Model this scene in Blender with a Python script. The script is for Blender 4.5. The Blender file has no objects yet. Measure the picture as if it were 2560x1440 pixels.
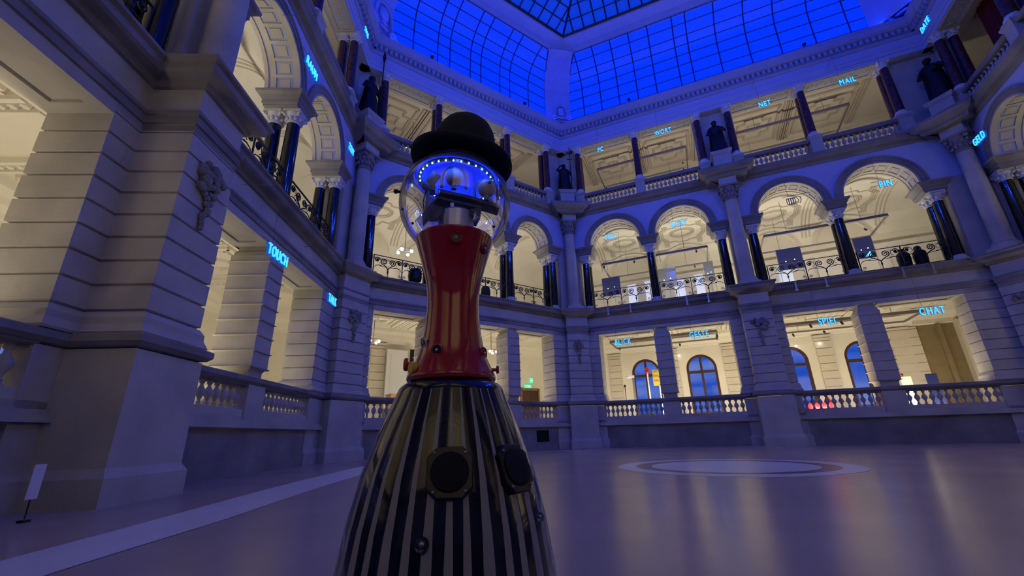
import bpy, math, random
from math import sin, cos, tan, pi, radians, degrees, sqrt, atan2, hypot
from mathutils import Vector, Matrix
random.seed(7)
SC = bpy.context.scene
COL = SC.collection

# ------------------------------------------------------------ camera, world, exposure
cam_d = bpy.data.cameras.new('camera'); cam = bpy.data.objects.new('camera', cam_d); COL.objects.link(cam)
cam_d.sensor_width = 36.0; cam_d.lens = 1060.0 / 2560.0 * 36.0
cam_d.clip_start = 0.05; cam_d.clip_end = 200
_p, _r = radians(19.0), radians(-1.5)
_f = Vector((0, cos(_p), sin(_p))); _u = Vector((0, -sin(_p), cos(_p))); _x = Vector((1, 0, 0))
_rt = _x * cos(_r) + _u * sin(_r); _up = -_x * sin(_r) + _u * cos(_r)
cam.matrix_world = Matrix(((_rt.x, _up.x, -_f.x, 0), (_rt.y, _up.y, -_f.y, 0), (_rt.z, _up.z, -_f.z, 0.65), (0, 0, 0, 1)))
SC.camera = cam

w = bpy.data.worlds.new('World'); SC.world = w; w.use_nodes = True
_nt = w.node_tree; _bg = _nt.nodes['Background']
_tc = _nt.nodes.new('ShaderNodeTexCoord'); _nz = _nt.nodes.new('ShaderNodeTexNoise'); _nz.inputs['Scale'].default_value = 5
_mp = _nt.nodes.new('ShaderNodeMapping'); _mp.inputs['Scale'].default_value = (1, 1, 5)
_rp = _nt.nodes.new('ShaderNodeValToRGB'); _rp.color_ramp.elements[0].position = .42; _rp.color_ramp.elements[1].position = .7
_rp.color_ramp.elements[0].color = (0.02, 0.10, 0.60, 1); _rp.color_ramp.elements[1].color = (0.16, 0.26, 0.72, 1)
_nt.links.new(_tc.outputs['Generated'], _mp.inputs[0]); _nt.links.new(_mp.outputs[0], _nz.inputs['Vector'])
_nt.links.new(_nz.outputs['Fac'], _rp.inputs[0]); _nt.links.new(_rp.outputs[0], _bg.inputs[0]); _bg.inputs[1].default_value = 0.9

SC.view_settings.view_transform = 'Standard'; SC.view_settings.look = 'None'
SC.view_settings.gamma = 1; SC.view_settings.exposure = 0.0; SC.view_settings.use_curve_mapping = False

_c = SC.cycles; _c.max_bounces = 5; _c.diffuse_bounces = 3; _c.glossy_bounces = 3; _c.transmission_bounces = 4; _c.transparent_max_bounces = 8
_c.use_adaptive_sampling = True; _c.adaptive_threshold = .035; _c.adaptive_min_samples = 16; _c.time_limit = 950; _c.use_denoising = True
_c.caustics_reflective = False; _c.caustics_refractive = False; _c.sample_clamp_indirect = 6.0

# light levels
GL_E, GL_1, GL_2 = 370.0, 370.0, 135.0      # added unseen gallery fill (W per strip), ground / first / second
GLASS_E = 0.64
COVE_W = 85.0
FLOOD = 1450.0
WARM = (1.0, 0.86, 0.62)

# ------------------------------------------------------------ plan of the hall (hexagon)
Q = Vector((3.9, 8.4, 0))
class Wall: pass
def mkwall(key, head, origin, name, u0, u1, ops):
    W_ = Wall(); a = radians(head); W_.key = key; W_.head = head; W_.name = name
    W_.dir = Vector((sin(a), cos(a), 0)); W_.out = Vector((-cos(a), sin(a), 0)); W_.o = origin
    W_.rot = pi / 2 - a; W_.u0, W_.u1 = u0, u1; W_.ops = ops
    return W_
def foot(head, d):
    a = radians(head); return Q + Vector((-cos(a), sin(a), 0)) * d
def isect(o1, d1, o2, d2):
    det = d1.x * (-d2.y) + d2.x * d1.y; r = o2 - o1
    return (r.x * (-d2.y) + d2.x * r.y) / det
HL, HA, HR, HD, HF = -2.6, 54.8, 113.4, 203.4, 267.4
L = mkwall('L', HL, foot(HL, 9.4), 'left', -9.9, 5.74, [(-8.9, -6.42), (-5.75, -3.35), (-1.44, .95), (1.62, 4.05)])
A = mkwall('A', HA, foot(HA, 9.9), 'back', -4.83, 5.79, [(-3.77, -1.83), (-1.25, 1.91), (2.52, 4.45)])
R = mkwall('R', HR, foot(HR, 10.1), 'right', -5.43, 10.35, [(-4.3, -1.87), (-1.2, 1.19), (3.1, 5.5), (6.17, 8.62)])
cA = L.o + L.dir * isect(L.o, L.dir, A.o, A.dir); L.u1 = (cA - L.o).dot(L.dir); A.u0 = (cA - A.o).dot(A.dir)
cB = A.o + A.dir * isect(A.o, A.dir, R.o, R.dir); A.u1 = (cB - A.o).dot(A.dir); R.u0 = (cB - R.o).dot(R.dir)
cC = R.o + R.dir * R.u1
cF = L.o + L.dir * (-9.9)
_dD = Vector((sin(radians(HD)), cos(radians(HD)), 0)); _dF = Vector((sin(radians(HF)), cos(radians(HF)), 0))
_t = isect(cC, _dD, cF, _dF); cE = cC + _dD * _t
D = mkwall('D', HD, cC, 'far_right', 0, _t, [(.95, 3.5), (4.2, 6.6), (8.5, 10.9), (11.6, 14.0)])
F = mkwall('F', HF, cE, 'behind', 0, (cF - cE).length, [(1.3, 3.7), (4.4, 6.8), (8.7, 11.1), (11.8, 14.2)])
WALLS = [L, A, R, D, F]
MAINP = {'L': [-2.395], 'R': [2.145], 'D': [7.55], 'F': [7.75]}
for _i, _w in enumerate(WALLS):
    _h = [HL + 360, HA + 360, HR + 360, HD + 360, HF + 360]
    _w.t0 = radians(((_h[_i] - _h[_i - 1]) % 360) / 2); _w.t1 = radians(((_h[(_i + 1) % 5] - _h[_i]) % 360) / 2)
CAMU = {}

# ------------------------------------------------------------ node materials
def mat(name, color=(.5, .5, .5), rough=.6, metal=0.0, noise=0.0, nscale=3.0, bump=0.0, bscale=20.0, emit=None, estr=0.0, spec=.5, coat=0.0, trans=0.0, ior=1.45, stretch=None, color2=None):
    m = bpy.data.materials.new(name); m.use_nodes = True
    nt = m.node_tree; b = nt.nodes['Principled BSDF']
    b.inputs['Base Color'].default_value = (*color, 1); b.inputs['Roughness'].default_value = rough
    b.inputs['Metallic'].default_value = metal; b.inputs['Specular IOR Level'].default_value = spec
    b.inputs['Coat Weight'].default_value = coat; b.inputs['Transmission Weight'].default_value = trans; b.inputs['IOR'].default_value = ior
    if noise or color2 or bump:
        tc = nt.nodes.new('ShaderNodeTexCoord'); mp = nt.nodes.new('ShaderNodeMapping')
        nt.links.new(tc.outputs['Object'], mp.inputs[0])
        if stretch: mp.inputs['Scale'].default_value = stretch
    if noise or color2:
        n = nt.nodes.new('ShaderNodeTexNoise'); n.inputs['Scale'].default_value = nscale; n.inputs['Detail'].default_value = 5
        nt.links.new(mp.outputs[0], n.inputs['Vector'])
        r = nt.nodes.new('ShaderNodeValToRGB')
        c2 = color2 or tuple(min(1, c * (1 + noise)) for c in color); c1 = color if color2 else tuple(c * (1 - noise) for c in color)
        r.color_ramp.elements[0].position = .3; r.color_ramp.elements[1].position = .72
        r.color_ramp.elements[0].color = (*c1, 1); r.color_ramp.elements[1].color = (*c2, 1)
        nt.links.new(n.outputs['Fac'], r.inputs[0]); nt.links.new(r.outputs[0], b.inputs['Base Color'])
    if bump:
        n2 = nt.nodes.new('ShaderNodeTexNoise'); n2.inputs['Scale'].default_value = bscale; n2.inputs['Detail'].default_value = 4
        nt.links.new(mp.outputs[0], n2.inputs['Vector'])
        bp = nt.nodes.new('ShaderNodeBump'); bp.inputs['Strength'].default_value = bump; bp.inputs['Distance'].default_value = .02
        nt.links.new(n2.outputs['Fac'], bp.inputs['Height']); nt.links.new(bp.outputs[0], b.inputs['Normal'])
    if emit:
        b.inputs['Emission Color'].default_value = (*emit, 1); b.inputs['Emission Strength'].default_value = estr
    return m
M = {}
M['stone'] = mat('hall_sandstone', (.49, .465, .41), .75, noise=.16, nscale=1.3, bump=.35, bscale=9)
M['stone_dk'] = mat('dark_sandstone', (.25, .235, .22), .8, noise=.28, nscale=1.1, bump=.35, bscale=8)  # darker sandstone for plinth, mouldings, imposts and carvings
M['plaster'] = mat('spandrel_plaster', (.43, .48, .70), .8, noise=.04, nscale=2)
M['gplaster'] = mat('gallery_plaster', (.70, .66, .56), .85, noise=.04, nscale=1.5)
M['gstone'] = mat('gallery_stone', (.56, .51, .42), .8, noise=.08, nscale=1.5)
M['gline'] = mat('shaded_stucco_line', (.50, .46, .38), .85)  # relief shading of the vault ribs put into their colour
M['stucco'] = mat('white_stucco', (.70, .68, .62), .8, noise=.05)
M['topstucco'] = mat('pale_blue_grey_cove_stucco', (.32, .37, .60), .8, noise=.05)  # ribs, cornice and frame in a bluer base colour
M['wmarble'] = mat('white_marble', (.62, .61, .60), .45, noise=.08, nscale=6)
M['bmarble'] = mat('black_marble', (.010, .011, .016), .10, noise=.5, nscale=7, spec=.6)
M['rmarble'] = mat('red_marble', (.075, .03, .035), .25, noise=.5, nscale=8)
M['bronze'] = mat('dark_bronze', (.012, .013, .016), .5, metal=.3)
M['iron'] = mat('black_wrought_iron', (.008, .008, .009), .45)
M['floor'] = mat('hall_floor_stone', (.42, .33, .29), .25, noise=.10, nscale=.8, bump=.05, bscale=2.0, spec=.55)
M['inlay'] = mat('pale_inlay_stone', (.70, .68, .70), .35, noise=.05, nscale=2)
M['dinlay'] = mat('dark_inlay_stone', (.11, .09, .10), .3, noise=.1)
M['gfloor'] = mat('gallery_floor', (.30, .25, .19), .45, noise=.1)
M['wood'] = mat('dark_brown_wood', (.060, .022, .012), .45, noise=.3, nscale=4, stretch=(1, 1, .2))
M['bwood'] = mat('brown_wood', (.20, .11, .05), .5, noise=.2, nscale=4, stretch=(1, 1, .3))
M['ochre'] = mat('ochre_niche_paint', (.22, .165, .085), .85, noise=.1)
M['blueglass'] = mat('blue_backlit_glass', (.02, .06, .45), .35, emit=(0.0, .045, 1.0), estr=GLASS_E, noise=.03, nscale=.4)
M['roofglass'] = mat('blue_roof_glass', (.01, .04, .30), .35, emit=(0.0, .048, .72), estr=GLASS_E)
M['bar'] = mat('blue_painted_bar', (.01, .02, .10), .5)
M['dkbar'] = mat('dark_steel_bar', (.004, .006, .03), .5)
M['neon'] = mat('cyan_light_letter', (.1, .6, .8), .5, emit=(.06, .62, 1.0), estr=1.25)
M['neonside'] = mat('blue_letter_side', (0, .1, .5), .5, emit=(0.0, .12, .70), estr=.6)
M['letteroff'] = mat('unlit_grey_letter', (.22, .20, .16), .5)
M['track'] = mat('grey_light_track', (.17, .15, .16), .5)
M['bulb'] = mat('lamp_bulb', (1, 1, 1), .5, emit=(1, .93, .78), estr=9.0)
M['white'] = mat('white_paint', (.75, .75, .75), .5)
M['black'] = mat('black_plastic', (.006, .006, .007), .35)
M['mblack'] = mat('matte_black_mesh', (.004, .004, .004), .8)
M['green'] = mat('green_exit_sign', (.1, .6, .4), .5, emit=(.08, .75, .45), estr=.9)
M['signwhite'] = mat('white_sign_symbol', (.8, .9, .85), .5, emit=(.8, 1, .9), estr=1.0)
M['screen'] = mat('dark_blue_display', (.012, .014, .05), .12, emit=(.03, .035, .12), estr=.5)
M['screen2'] = mat('grey_display', (.12, .13, .13), .15, emit=(.12, .13, .16), estr=.5)
M['yellow'] = mat('yellow_enamel', (.75, .55, .08), .35)
M['redp'] = mat('red_plastic', (.55, .02, .03), .3)
M['curtain'] = mat('dark_red_curtain', (.16, .010, .006), .8)
# robot
M['rred'] = mat('robot_red_lacquer', (.36, .006, .012), .16, coat=.6, spec=.6)
M['rblack'] = mat('robot_black_lacquer', (.006, .006, .008), .13, coat=.5)
M['rgrey'] = mat('robot_grey_stripe', (.30, .30, .30), .38)
M['felt'] = mat('hat_felt', (.010, .013, .018), .9, bump=.3, bscale=300)
M['alu'] = mat('brushed_aluminium', (.50, .50, .50), .38, metal=.85, noise=.06, nscale=20)
M['rubber'] = mat('dark_bracket', (.018, .018, .022), .5)
M['greyb'] = mat('grey_bracket', (.16, .16, .19), .5)
M['eye'] = mat('eyeball_white', (.50, .48, .46), .5, noise=.12, nscale=25)
M['pupil'] = mat('eyeball_pupil', (.02, .04, .16), .2)
M['led'] = mat('blue_led', (.2, .4, 1), .5, emit=(.10, .30, 1.0), estr=14.0)
M['clear'] = mat('clear_plastic', (.9, .9, .9), .05, trans=1.0)
def glassmat(name, tint=(1, 1, 1), refl=.9):
    m = bpy.data.materials.new(name); m.use_nodes = True; nt = m.node_tree; nt.nodes.clear()
    o = nt.nodes.new('ShaderNodeOutputMaterial'); t = nt.nodes.new('ShaderNodeBsdfTransparent'); g = nt.nodes.new('ShaderNodeBsdfGlossy')
    mx = nt.nodes.new('ShaderNodeMixShader'); lw = nt.nodes.new('ShaderNodeLayerWeight'); lw.inputs[0].default_value = .12
    mu = nt.nodes.new('ShaderNodeMath'); mu.operation = 'MULTIPLY_ADD'; mu.inputs[1].default_value = refl; mu.inputs[2].default_value = .12
    t.inputs[0].default_value = (*tint, 1); g.inputs['Roughness'].default_value = .03
    nt.links.new(lw.outputs['Fresnel'], mu.inputs[0]); nt.links.new(mu.outputs[0], mx.inputs[0])
    nt.links.new(t.outputs[0], mx.inputs[1]); nt.links.new(g.outputs[0], mx.inputs[2]); nt.links.new(mx.outputs[0], o.inputs[0])
    return m
M['globe'] = glassmat('clear_globe_plastic', (.95, .95, .98), .75)
M['pane'] = glassmat('window_pane', (.85, .9, 1.0), .7)

# ------------------------------------------------------------ mesh helpers
class MB:
    def __init__(s): s.v = []; s.f = []; s.m = []
    def add(s, vs, fs, mi=0):
        o = len(s.v); s.v += [tuple(p) for p in vs]; s.f += [tuple(i + o for i in f) for f in fs]; s.m += [mi] * len(fs); return s
    def box(s, x0, x1, y0, y1, z0, z1, mi=0):
        return s.add([(x0, y0, z0), (x1, y0, z0), (x1, y1, z0), (x0, y1, z0), (x0, y0, z1), (x1, y0, z1), (x1, y1, z1), (x0, y1, z1)],
                     [(0, 3, 2, 1), (4, 5, 6, 7), (0, 1, 5, 4), (1, 2, 6, 5), (2, 3, 7, 6), (3, 0, 4, 7)], mi)
    def lathe(s, prof, n=16, c=(0, 0, 0), mi=0, cap=True, axis=None):
        vs = []; fs = []
        T = axis.to_matrix().to_4x4() if axis is not None and not isinstance(axis, Matrix) else axis
        for r, z in prof:
            for k in range(n):
                p = Vector((r * cos(2 * pi * k / n), r * sin(2 * pi * k / n), z))
                if T is not None: p = T @ p
                vs.append(p + Vector(c))
        for i in range(len(prof) - 1):
            for k in range(n):
                a = i * n + k; b = i * n + (k + 1) % n
                fs.append((a, b, b + n, a + n))
        if cap:
            fs.append(tuple(reversed(range(n)))); fs.append(tuple(range((len(prof) - 1) * n, len(prof) * n)))
        return s.add(vs, fs, mi)
    def tube(s, pts, r, n=6, mi=0, closed=False):
        pts = [Vector(p) for p in pts]; N = len(pts); vs = []; fs = []
        rs = r if isinstance(r, (list, tuple)) else [r] * N
        prev = None
        for i, p in enumerate(pts):
            if closed: t = pts[(i + 1) % N] - pts[i - 1]
            else: t = pts[min(i + 1, N - 1)] - pts[max(i - 1, 0)]
            t = t.normalized() if t.length > 1e-9 else Vector((0, 0, 1))
            if prev is None:
                a = Vector((0, 0, 1)) if abs(t.z) < .9 else Vector((1, 0, 0)); x = t.cross(a).normalized()
            else:
                x = (prev - t * prev.dot(t)); x = x.normalized() if x.length > 1e-6 else t.orthogonal().normalized()
            prev = x; y = t.cross(x)
            for k in range(n): vs.append(p + (x * cos(2 * pi * k / n) + y * sin(2 * pi * k / n)) * rs[i])
        for i in range(N - (0 if closed else 1)):
            for k in range(n):
                a = i * n + k; b = i * n + (k + 1) % n; c = ((i + 1) % N) * n
                fs.append((a, b, c + (k + 1) % n, c + k))
        if not closed: fs.append(tuple(reversed(range(n)))); fs.append(tuple(range((N - 1) * n, N * n)))
        return s.add(vs, fs, mi)
    def ball(s, c, r, n=8, m=6, sc=(1, 1, 1), mi=0):
        prof = [(max(1e-4, r * sin(pi * i / m)), -r * cos(pi * i / m)) for i in range(m + 1)]
        o = len(s.v); s.lathe(prof, n, (0, 0, 0), mi, cap=False)
        for i in range(o, len(s.v)):
            p = s.v[i]; s.v[i] = (p[0] * sc[0] + c[0], p[1] * sc[1] + c[1], p[2] * sc[2] + c[2])
        return s
    def prism(s, poly, z0, z1, mi=0):
        n = len(poly); vs = [(x, y, z0) for x, y in poly] + [(x, y, z1) for x, y in poly]
        fs = [(i, (i + 1) % n, n + (i + 1) % n, n + i) for i in range(n)] + [tuple(reversed(range(n))), tuple(range(n, 2 * n))]
        return s.add(vs, fs, mi)
    def build(s, name, m, parent=None, smooth=False, auto=None):
        me = bpy.data.meshes.new(name); me.from_pydata(s.v, [], s.f)
        ms = m if isinstance(m, (list, tuple)) else [m]
        for mm in ms: me.materials.append(M[mm] if isinstance(mm, str) else mm)
        if len(ms) > 1: me.polygons.foreach_set('material_index', s.m)
        me.validate(); me.update()
        import bmesh
        bm = bmesh.new(); bm.from_mesh(me); bmesh.ops.recalc_face_normals(bm, faces=bm.faces); bm.to_mesh(me); bm.free()
        if smooth:
            me.polygons.foreach_set('use_smooth', [True] * len(me.polygons))
            try: me.set_sharp_from_angle(angle=radians(auto or 40))
            except Exception: pass
        o = bpy.data.objects.new(name, me); COL.objects.link(o)
        if parent is not None: o.parent = parent
        return o
def tag(o, label=None, cat=None, group=None, kind=None):
    if label: o['label'] = label
    if cat: o['category'] = cat
    if group: o['group'] = group
    if kind: o['kind'] = kind
    return o
def empty(name, label, cat, group=None, loc=(0, 0, 0), rz=0):
    o = bpy.data.objects.new(name, None); COL.objects.link(o); o.location = loc; o.rotation_euler = (0, 0, rz); o.empty_display_size = .1
    return tag(o, label, cat, group)
def struct(o): o['kind'] = 'structure'; return o
def wpt(W_, u, v, z): return W_.o + W_.dir * u + W_.out * v + Vector((0, 0, z))
def put(o, W_, u=0, v=0, z=0, rz=0):
    o.location = wpt(W_, u, v, z); o.rotation_euler = (0, 0, W_.rot + rz); return o
def copy_tree(o, parent=None):
    c = o.copy(); COL.objects.link(c)
    if parent is not None: c.parent = parent
    for ch in list(o.children): copy_tree(ch, c)
    return c
def arc(c, r, a0, a1, n, plane='xz'):
    return [(c[0] + r * cos(a0 + (a1 - a0) * i / n), c[1] + r * sin(a0 + (a1 - a0) * i / n)) for i in range(n + 1)]

def sweep(mb, path, prof, closed=True, mi=0, cap=False):
    """path: plan points (Vector xy) walked with the hall on the right; prof: (projection towards hall, z)"""
    N = len(path); P = [Vector((p[0], p[1])) for p in path]
    offs = []
    for i in range(N):
        if closed or 0 < i < N - 1:
            d1 = (P[i] - P[i - 1]).normalized(); d2 = (P[(i + 1) % N] - P[i]).normalized()
            n1 = Vector((d1.y, -d1.x)); n2 = Vector((d2.y, -d2.x)); k = 1 + n1.dot(n2)
            offs.append((n1 + n2) / max(k, .15))
        else:
            d = (P[1] - P[0]).normalized() if i == 0 else (P[-1] - P[-2]).normalized(); offs.append(Vector((d.y, -d.x)))
    vs = []
    for i in range(N):
        for p, z in prof: q = P[i] + offs[i] * p; vs.append((q.x, q.y, z))
    m = len(prof); fs = []
    for i in range(N if closed else N - 1):
        j = (i + 1) % N
        for k in range(m - 1): fs.append((i * m + k, j * m + k, j * m + k + 1, i * m + k + 1))
    if cap and closed:
        fs.append(tuple(i * m for i in range(N))); fs.append(tuple(i * m + m - 1 for i in range(N)))
    return mb.add(vs, fs, mi)

T = .87          # wall thickness
# corner frames
def cframe(c, h1, h2):
    m = radians((h1 + h2) / 2); W_ = Wall(); W_.dir = Vector((sin(m), cos(m), 0)); W_.out = Vector((-cos(m), sin(m), 0)); W_.o = c; W_.rot = pi / 2 - m
    W_.half = radians((h2 - h1) / 2); return W_
CF = {'A': cframe(cA, HL, HA), 'B': cframe(cB, HA, HR), 'C': cframe(cC, HR, HD), 'E': cframe(cE, HD, HF), 'F': cframe(cF, HF - 360, HL)}
SEQ = [('A', A), ('B', R), ('C', D), ('E', F), ('F', L)]   # corner, then wall that follows it
def ring(hw=0, pr=0, chw=0, cpr=0):
    """closed plan path round the hall, with break-outs at main piers (hw,pr) and corner piers (chw,cpr)"""
    pts = []
    for ck, W_ in SEQ:
        C_ = CF[ck]
        if chw:
            vb = -chw * tan(C_.half); cpe = cpr + chw * (tan(C_.half) - tan(radians(29)))
            for u, v in ((-chw, vb), (-chw, -cpe), (chw, -cpe), (chw, vb)): pts.append(wpt(C_, u, v, 0))
        else: pts.append(C_.o)
        if hw and W_.key in MAINP:
            for mu in MAINP[W_.key]:
                for u, v in ((mu - hw, 0), (mu - hw, -pr), (mu + hw, -pr), (mu + hw, 0)): pts.append(wpt(W_, u, v, 0))
    return [(p.x, p.y) for p in pts]
HEX = ring()

# ------------------------------------------------------------ floor
mb = MB(); mb.add([(x, y, 0) for x, y in [(p[0], p[1]) for p in HEX]], [tuple(range(len(HEX)))])
sweep(mb, HEX, [(0, 0), (-1.0, 0)])
struct(mb.build('floor', 'floor'))
CC = (3.9, 8.4)
def disc(name, r0, r1, m, z, n=96):
    b = MB(); vs = []
    for k in range(n):
        a = 2 * pi * k / n
        for r, zz in ((r0, z), (r1, z), (r1, 0)): vs.append((CC[0] + r * cos(a), CC[1] + r * sin(a), zz))
    fs = []
    for k in range(n):
        j = (k + 1) % n; fs += [(k * 3, k * 3 + 1, j * 3 + 1, j * 3), (k * 3 + 1, k * 3 + 2, j * 3 + 2, j * 3 + 1)]
    return struct(b.add(vs, fs).build(name, m))
disc('trim_1', .001, 1.38, 'inlay', .004); disc('trim_2', 1.38, 1.66, 'dinlay', .003); disc('trim_3', 1.66, 2.0, 'inlay', .004)
# pale strip that runs along the left wall
b = MB(); pts_o = [(-2.85, -1.5), (-2.95, 0.6), (-3.1, 2.6), (-3.24, 4.1), (-3.37, 5.2), (-3.56, 7.05), (-3.68, 9.2), (-3.72, 10.9), (-3.5, 12.1), (-2.9, 13.2), (-1.8, 14.6), (-.2, 16.1), (1.9, 17.6), (3.5, 18.5), (6.5, 17.5), (11, 15.7)]
vs = []; wd = [.6, .58, .58, .66, .68, .73, .78, .8, .65, .45, .3, .2, .16, .14, .14, .14]
def catmull(P, k=6):
    out = []
    for i in range(len(P) - 1):
        p0, p1, p2, p3 = P[max(i - 1, 0)], P[i], P[i + 1], P[min(i + 2, len(P) - 1)]
        for q in range(k):
            t = q / k; out.append(tuple(.5 * (2 * p1[j] + (p2[j] - p0[j]) * t + (2 * p0[j] - 5 * p1[j] + 4 * p2[j] - p3[j]) * t * t + (3 * p1[j] - p0[j] - 3 * p2[j] + p3[j]) * t ** 3) for j in range(len(p1))))
    return out + [P[-1]]
_pw = catmull([(p[0], p[1], wd[i]) for i, p in enumerate(pts_o)]); pts_o = [(p[0], p[1]) for p in _pw]; wd = [p[2] for p in _pw]
for i, p in enumerate(pts_o):
    q0 = pts_o[max(i - 1, 0)]; q1 = pts_o[min(i + 1, len(pts_o) - 1)]; t = Vector((q1[0] - q0[0], q1[1] - q0[1])).normalized(); n = Vector((t.y, -t.x)) * wd[i]
    vs += [(p[0], p[1], .003), (p[0] + n.x, p[1] + n.y, .003)]
b.add(vs, [(2 * i, 2 * i + 1, 2 * i + 3, 2 * i + 2) for i in range(len(pts_o) - 1)])
struct(b.build('trim_4', 'inlay'))

# ------------------------------------------------------------ wall with arched or square holes, in (u, v, z)
def holewall(mb, u0, u1, z0, z1, v0, v1, holes, mi=0, na=16):
    """holes: (a, b, zb, zs, rise): opening from a to b, bottom zb, springing zs, arch rise"""
    def col(a, b, za0, za1, zb0, zb1):
        for v in (v0, v1): mb.add([(a, v, za0), (b, v, zb0), (b, v, zb1), (a, v, za1)], [(0, 1, 2, 3)], mi)
    cur = u0
    for (a, b, zb, zs, rise) in sorted(holes):
        if a > cur + 1e-5: col(cur, a, z0, z1, z0, z1)
        n = na if rise > 0 else 1; c = (a + b) / 2; h = (b - a) / 2; pr = []
        for i in range(n + 1):
            if rise > 0: th = pi - pi * i / n; pr.append((c + h * cos(th), zs + rise * sin(th)))
            else: pr.append((a + (b - a) * i / n, zs))
        for i in range(n):
            col(pr[i][0], pr[i + 1][0], pr[i][1], z1, pr[i + 1][1], z1)
            mb.add([(pr[i][0], v0, pr[i][1]), (pr[i + 1][0], v0, pr[i + 1][1]), (pr[i + 1][0], v1, pr[i + 1][1]), (pr[i][0], v1, pr[i][1])], [(0, 1, 2, 3)], mi)
        if zb > z0:
            col(a, b, z0, zb, z0, zb); mb.add([(a, v0, zb), (b, v0, zb), (b, v1, zb), (a, v1, zb)], [(0, 1, 2, 3)], mi)
        if zs > zb:
            for x in (a, b): mb.add([(x, v0, zb), (x, v1, zb), (x, v1, zs), (x, v0, zs)], [(0, 1, 2, 3)], mi)
        cur = b
    if cur < u1: col(cur, u1, z0, z1, z0, z1)
    cur = u0
    for (a, b, zb, zs, rise) in sorted(holes) + [(u1, u1, z0, z0, 0)]:
        e_ = b if zb > z0 + 1e-4 else a
        if e_ > cur: mb.add([(cur, v0, z0), (e_, v0, z0), (e_, v1, z0), (cur, v1, z0)], [(0, 1, 2, 3)], mi)
        cur = b
    mb.add([(u0, v0, z1), (u1, v0, z1), (u1, v1, z1), (u0, v1, z1)], [(0, 1, 2, 3)], mi)
    for x in (u0, u1): mb.add([(x, v0, z0), (x, v1, z0), (x, v1, z1), (x, v0, z1)], [(0, 1, 2, 3)], mi)

FULL = ('L', 'A', 'R', 'D')
def rise_of(a, b): return min((b - a) / 2, 1.32)

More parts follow.
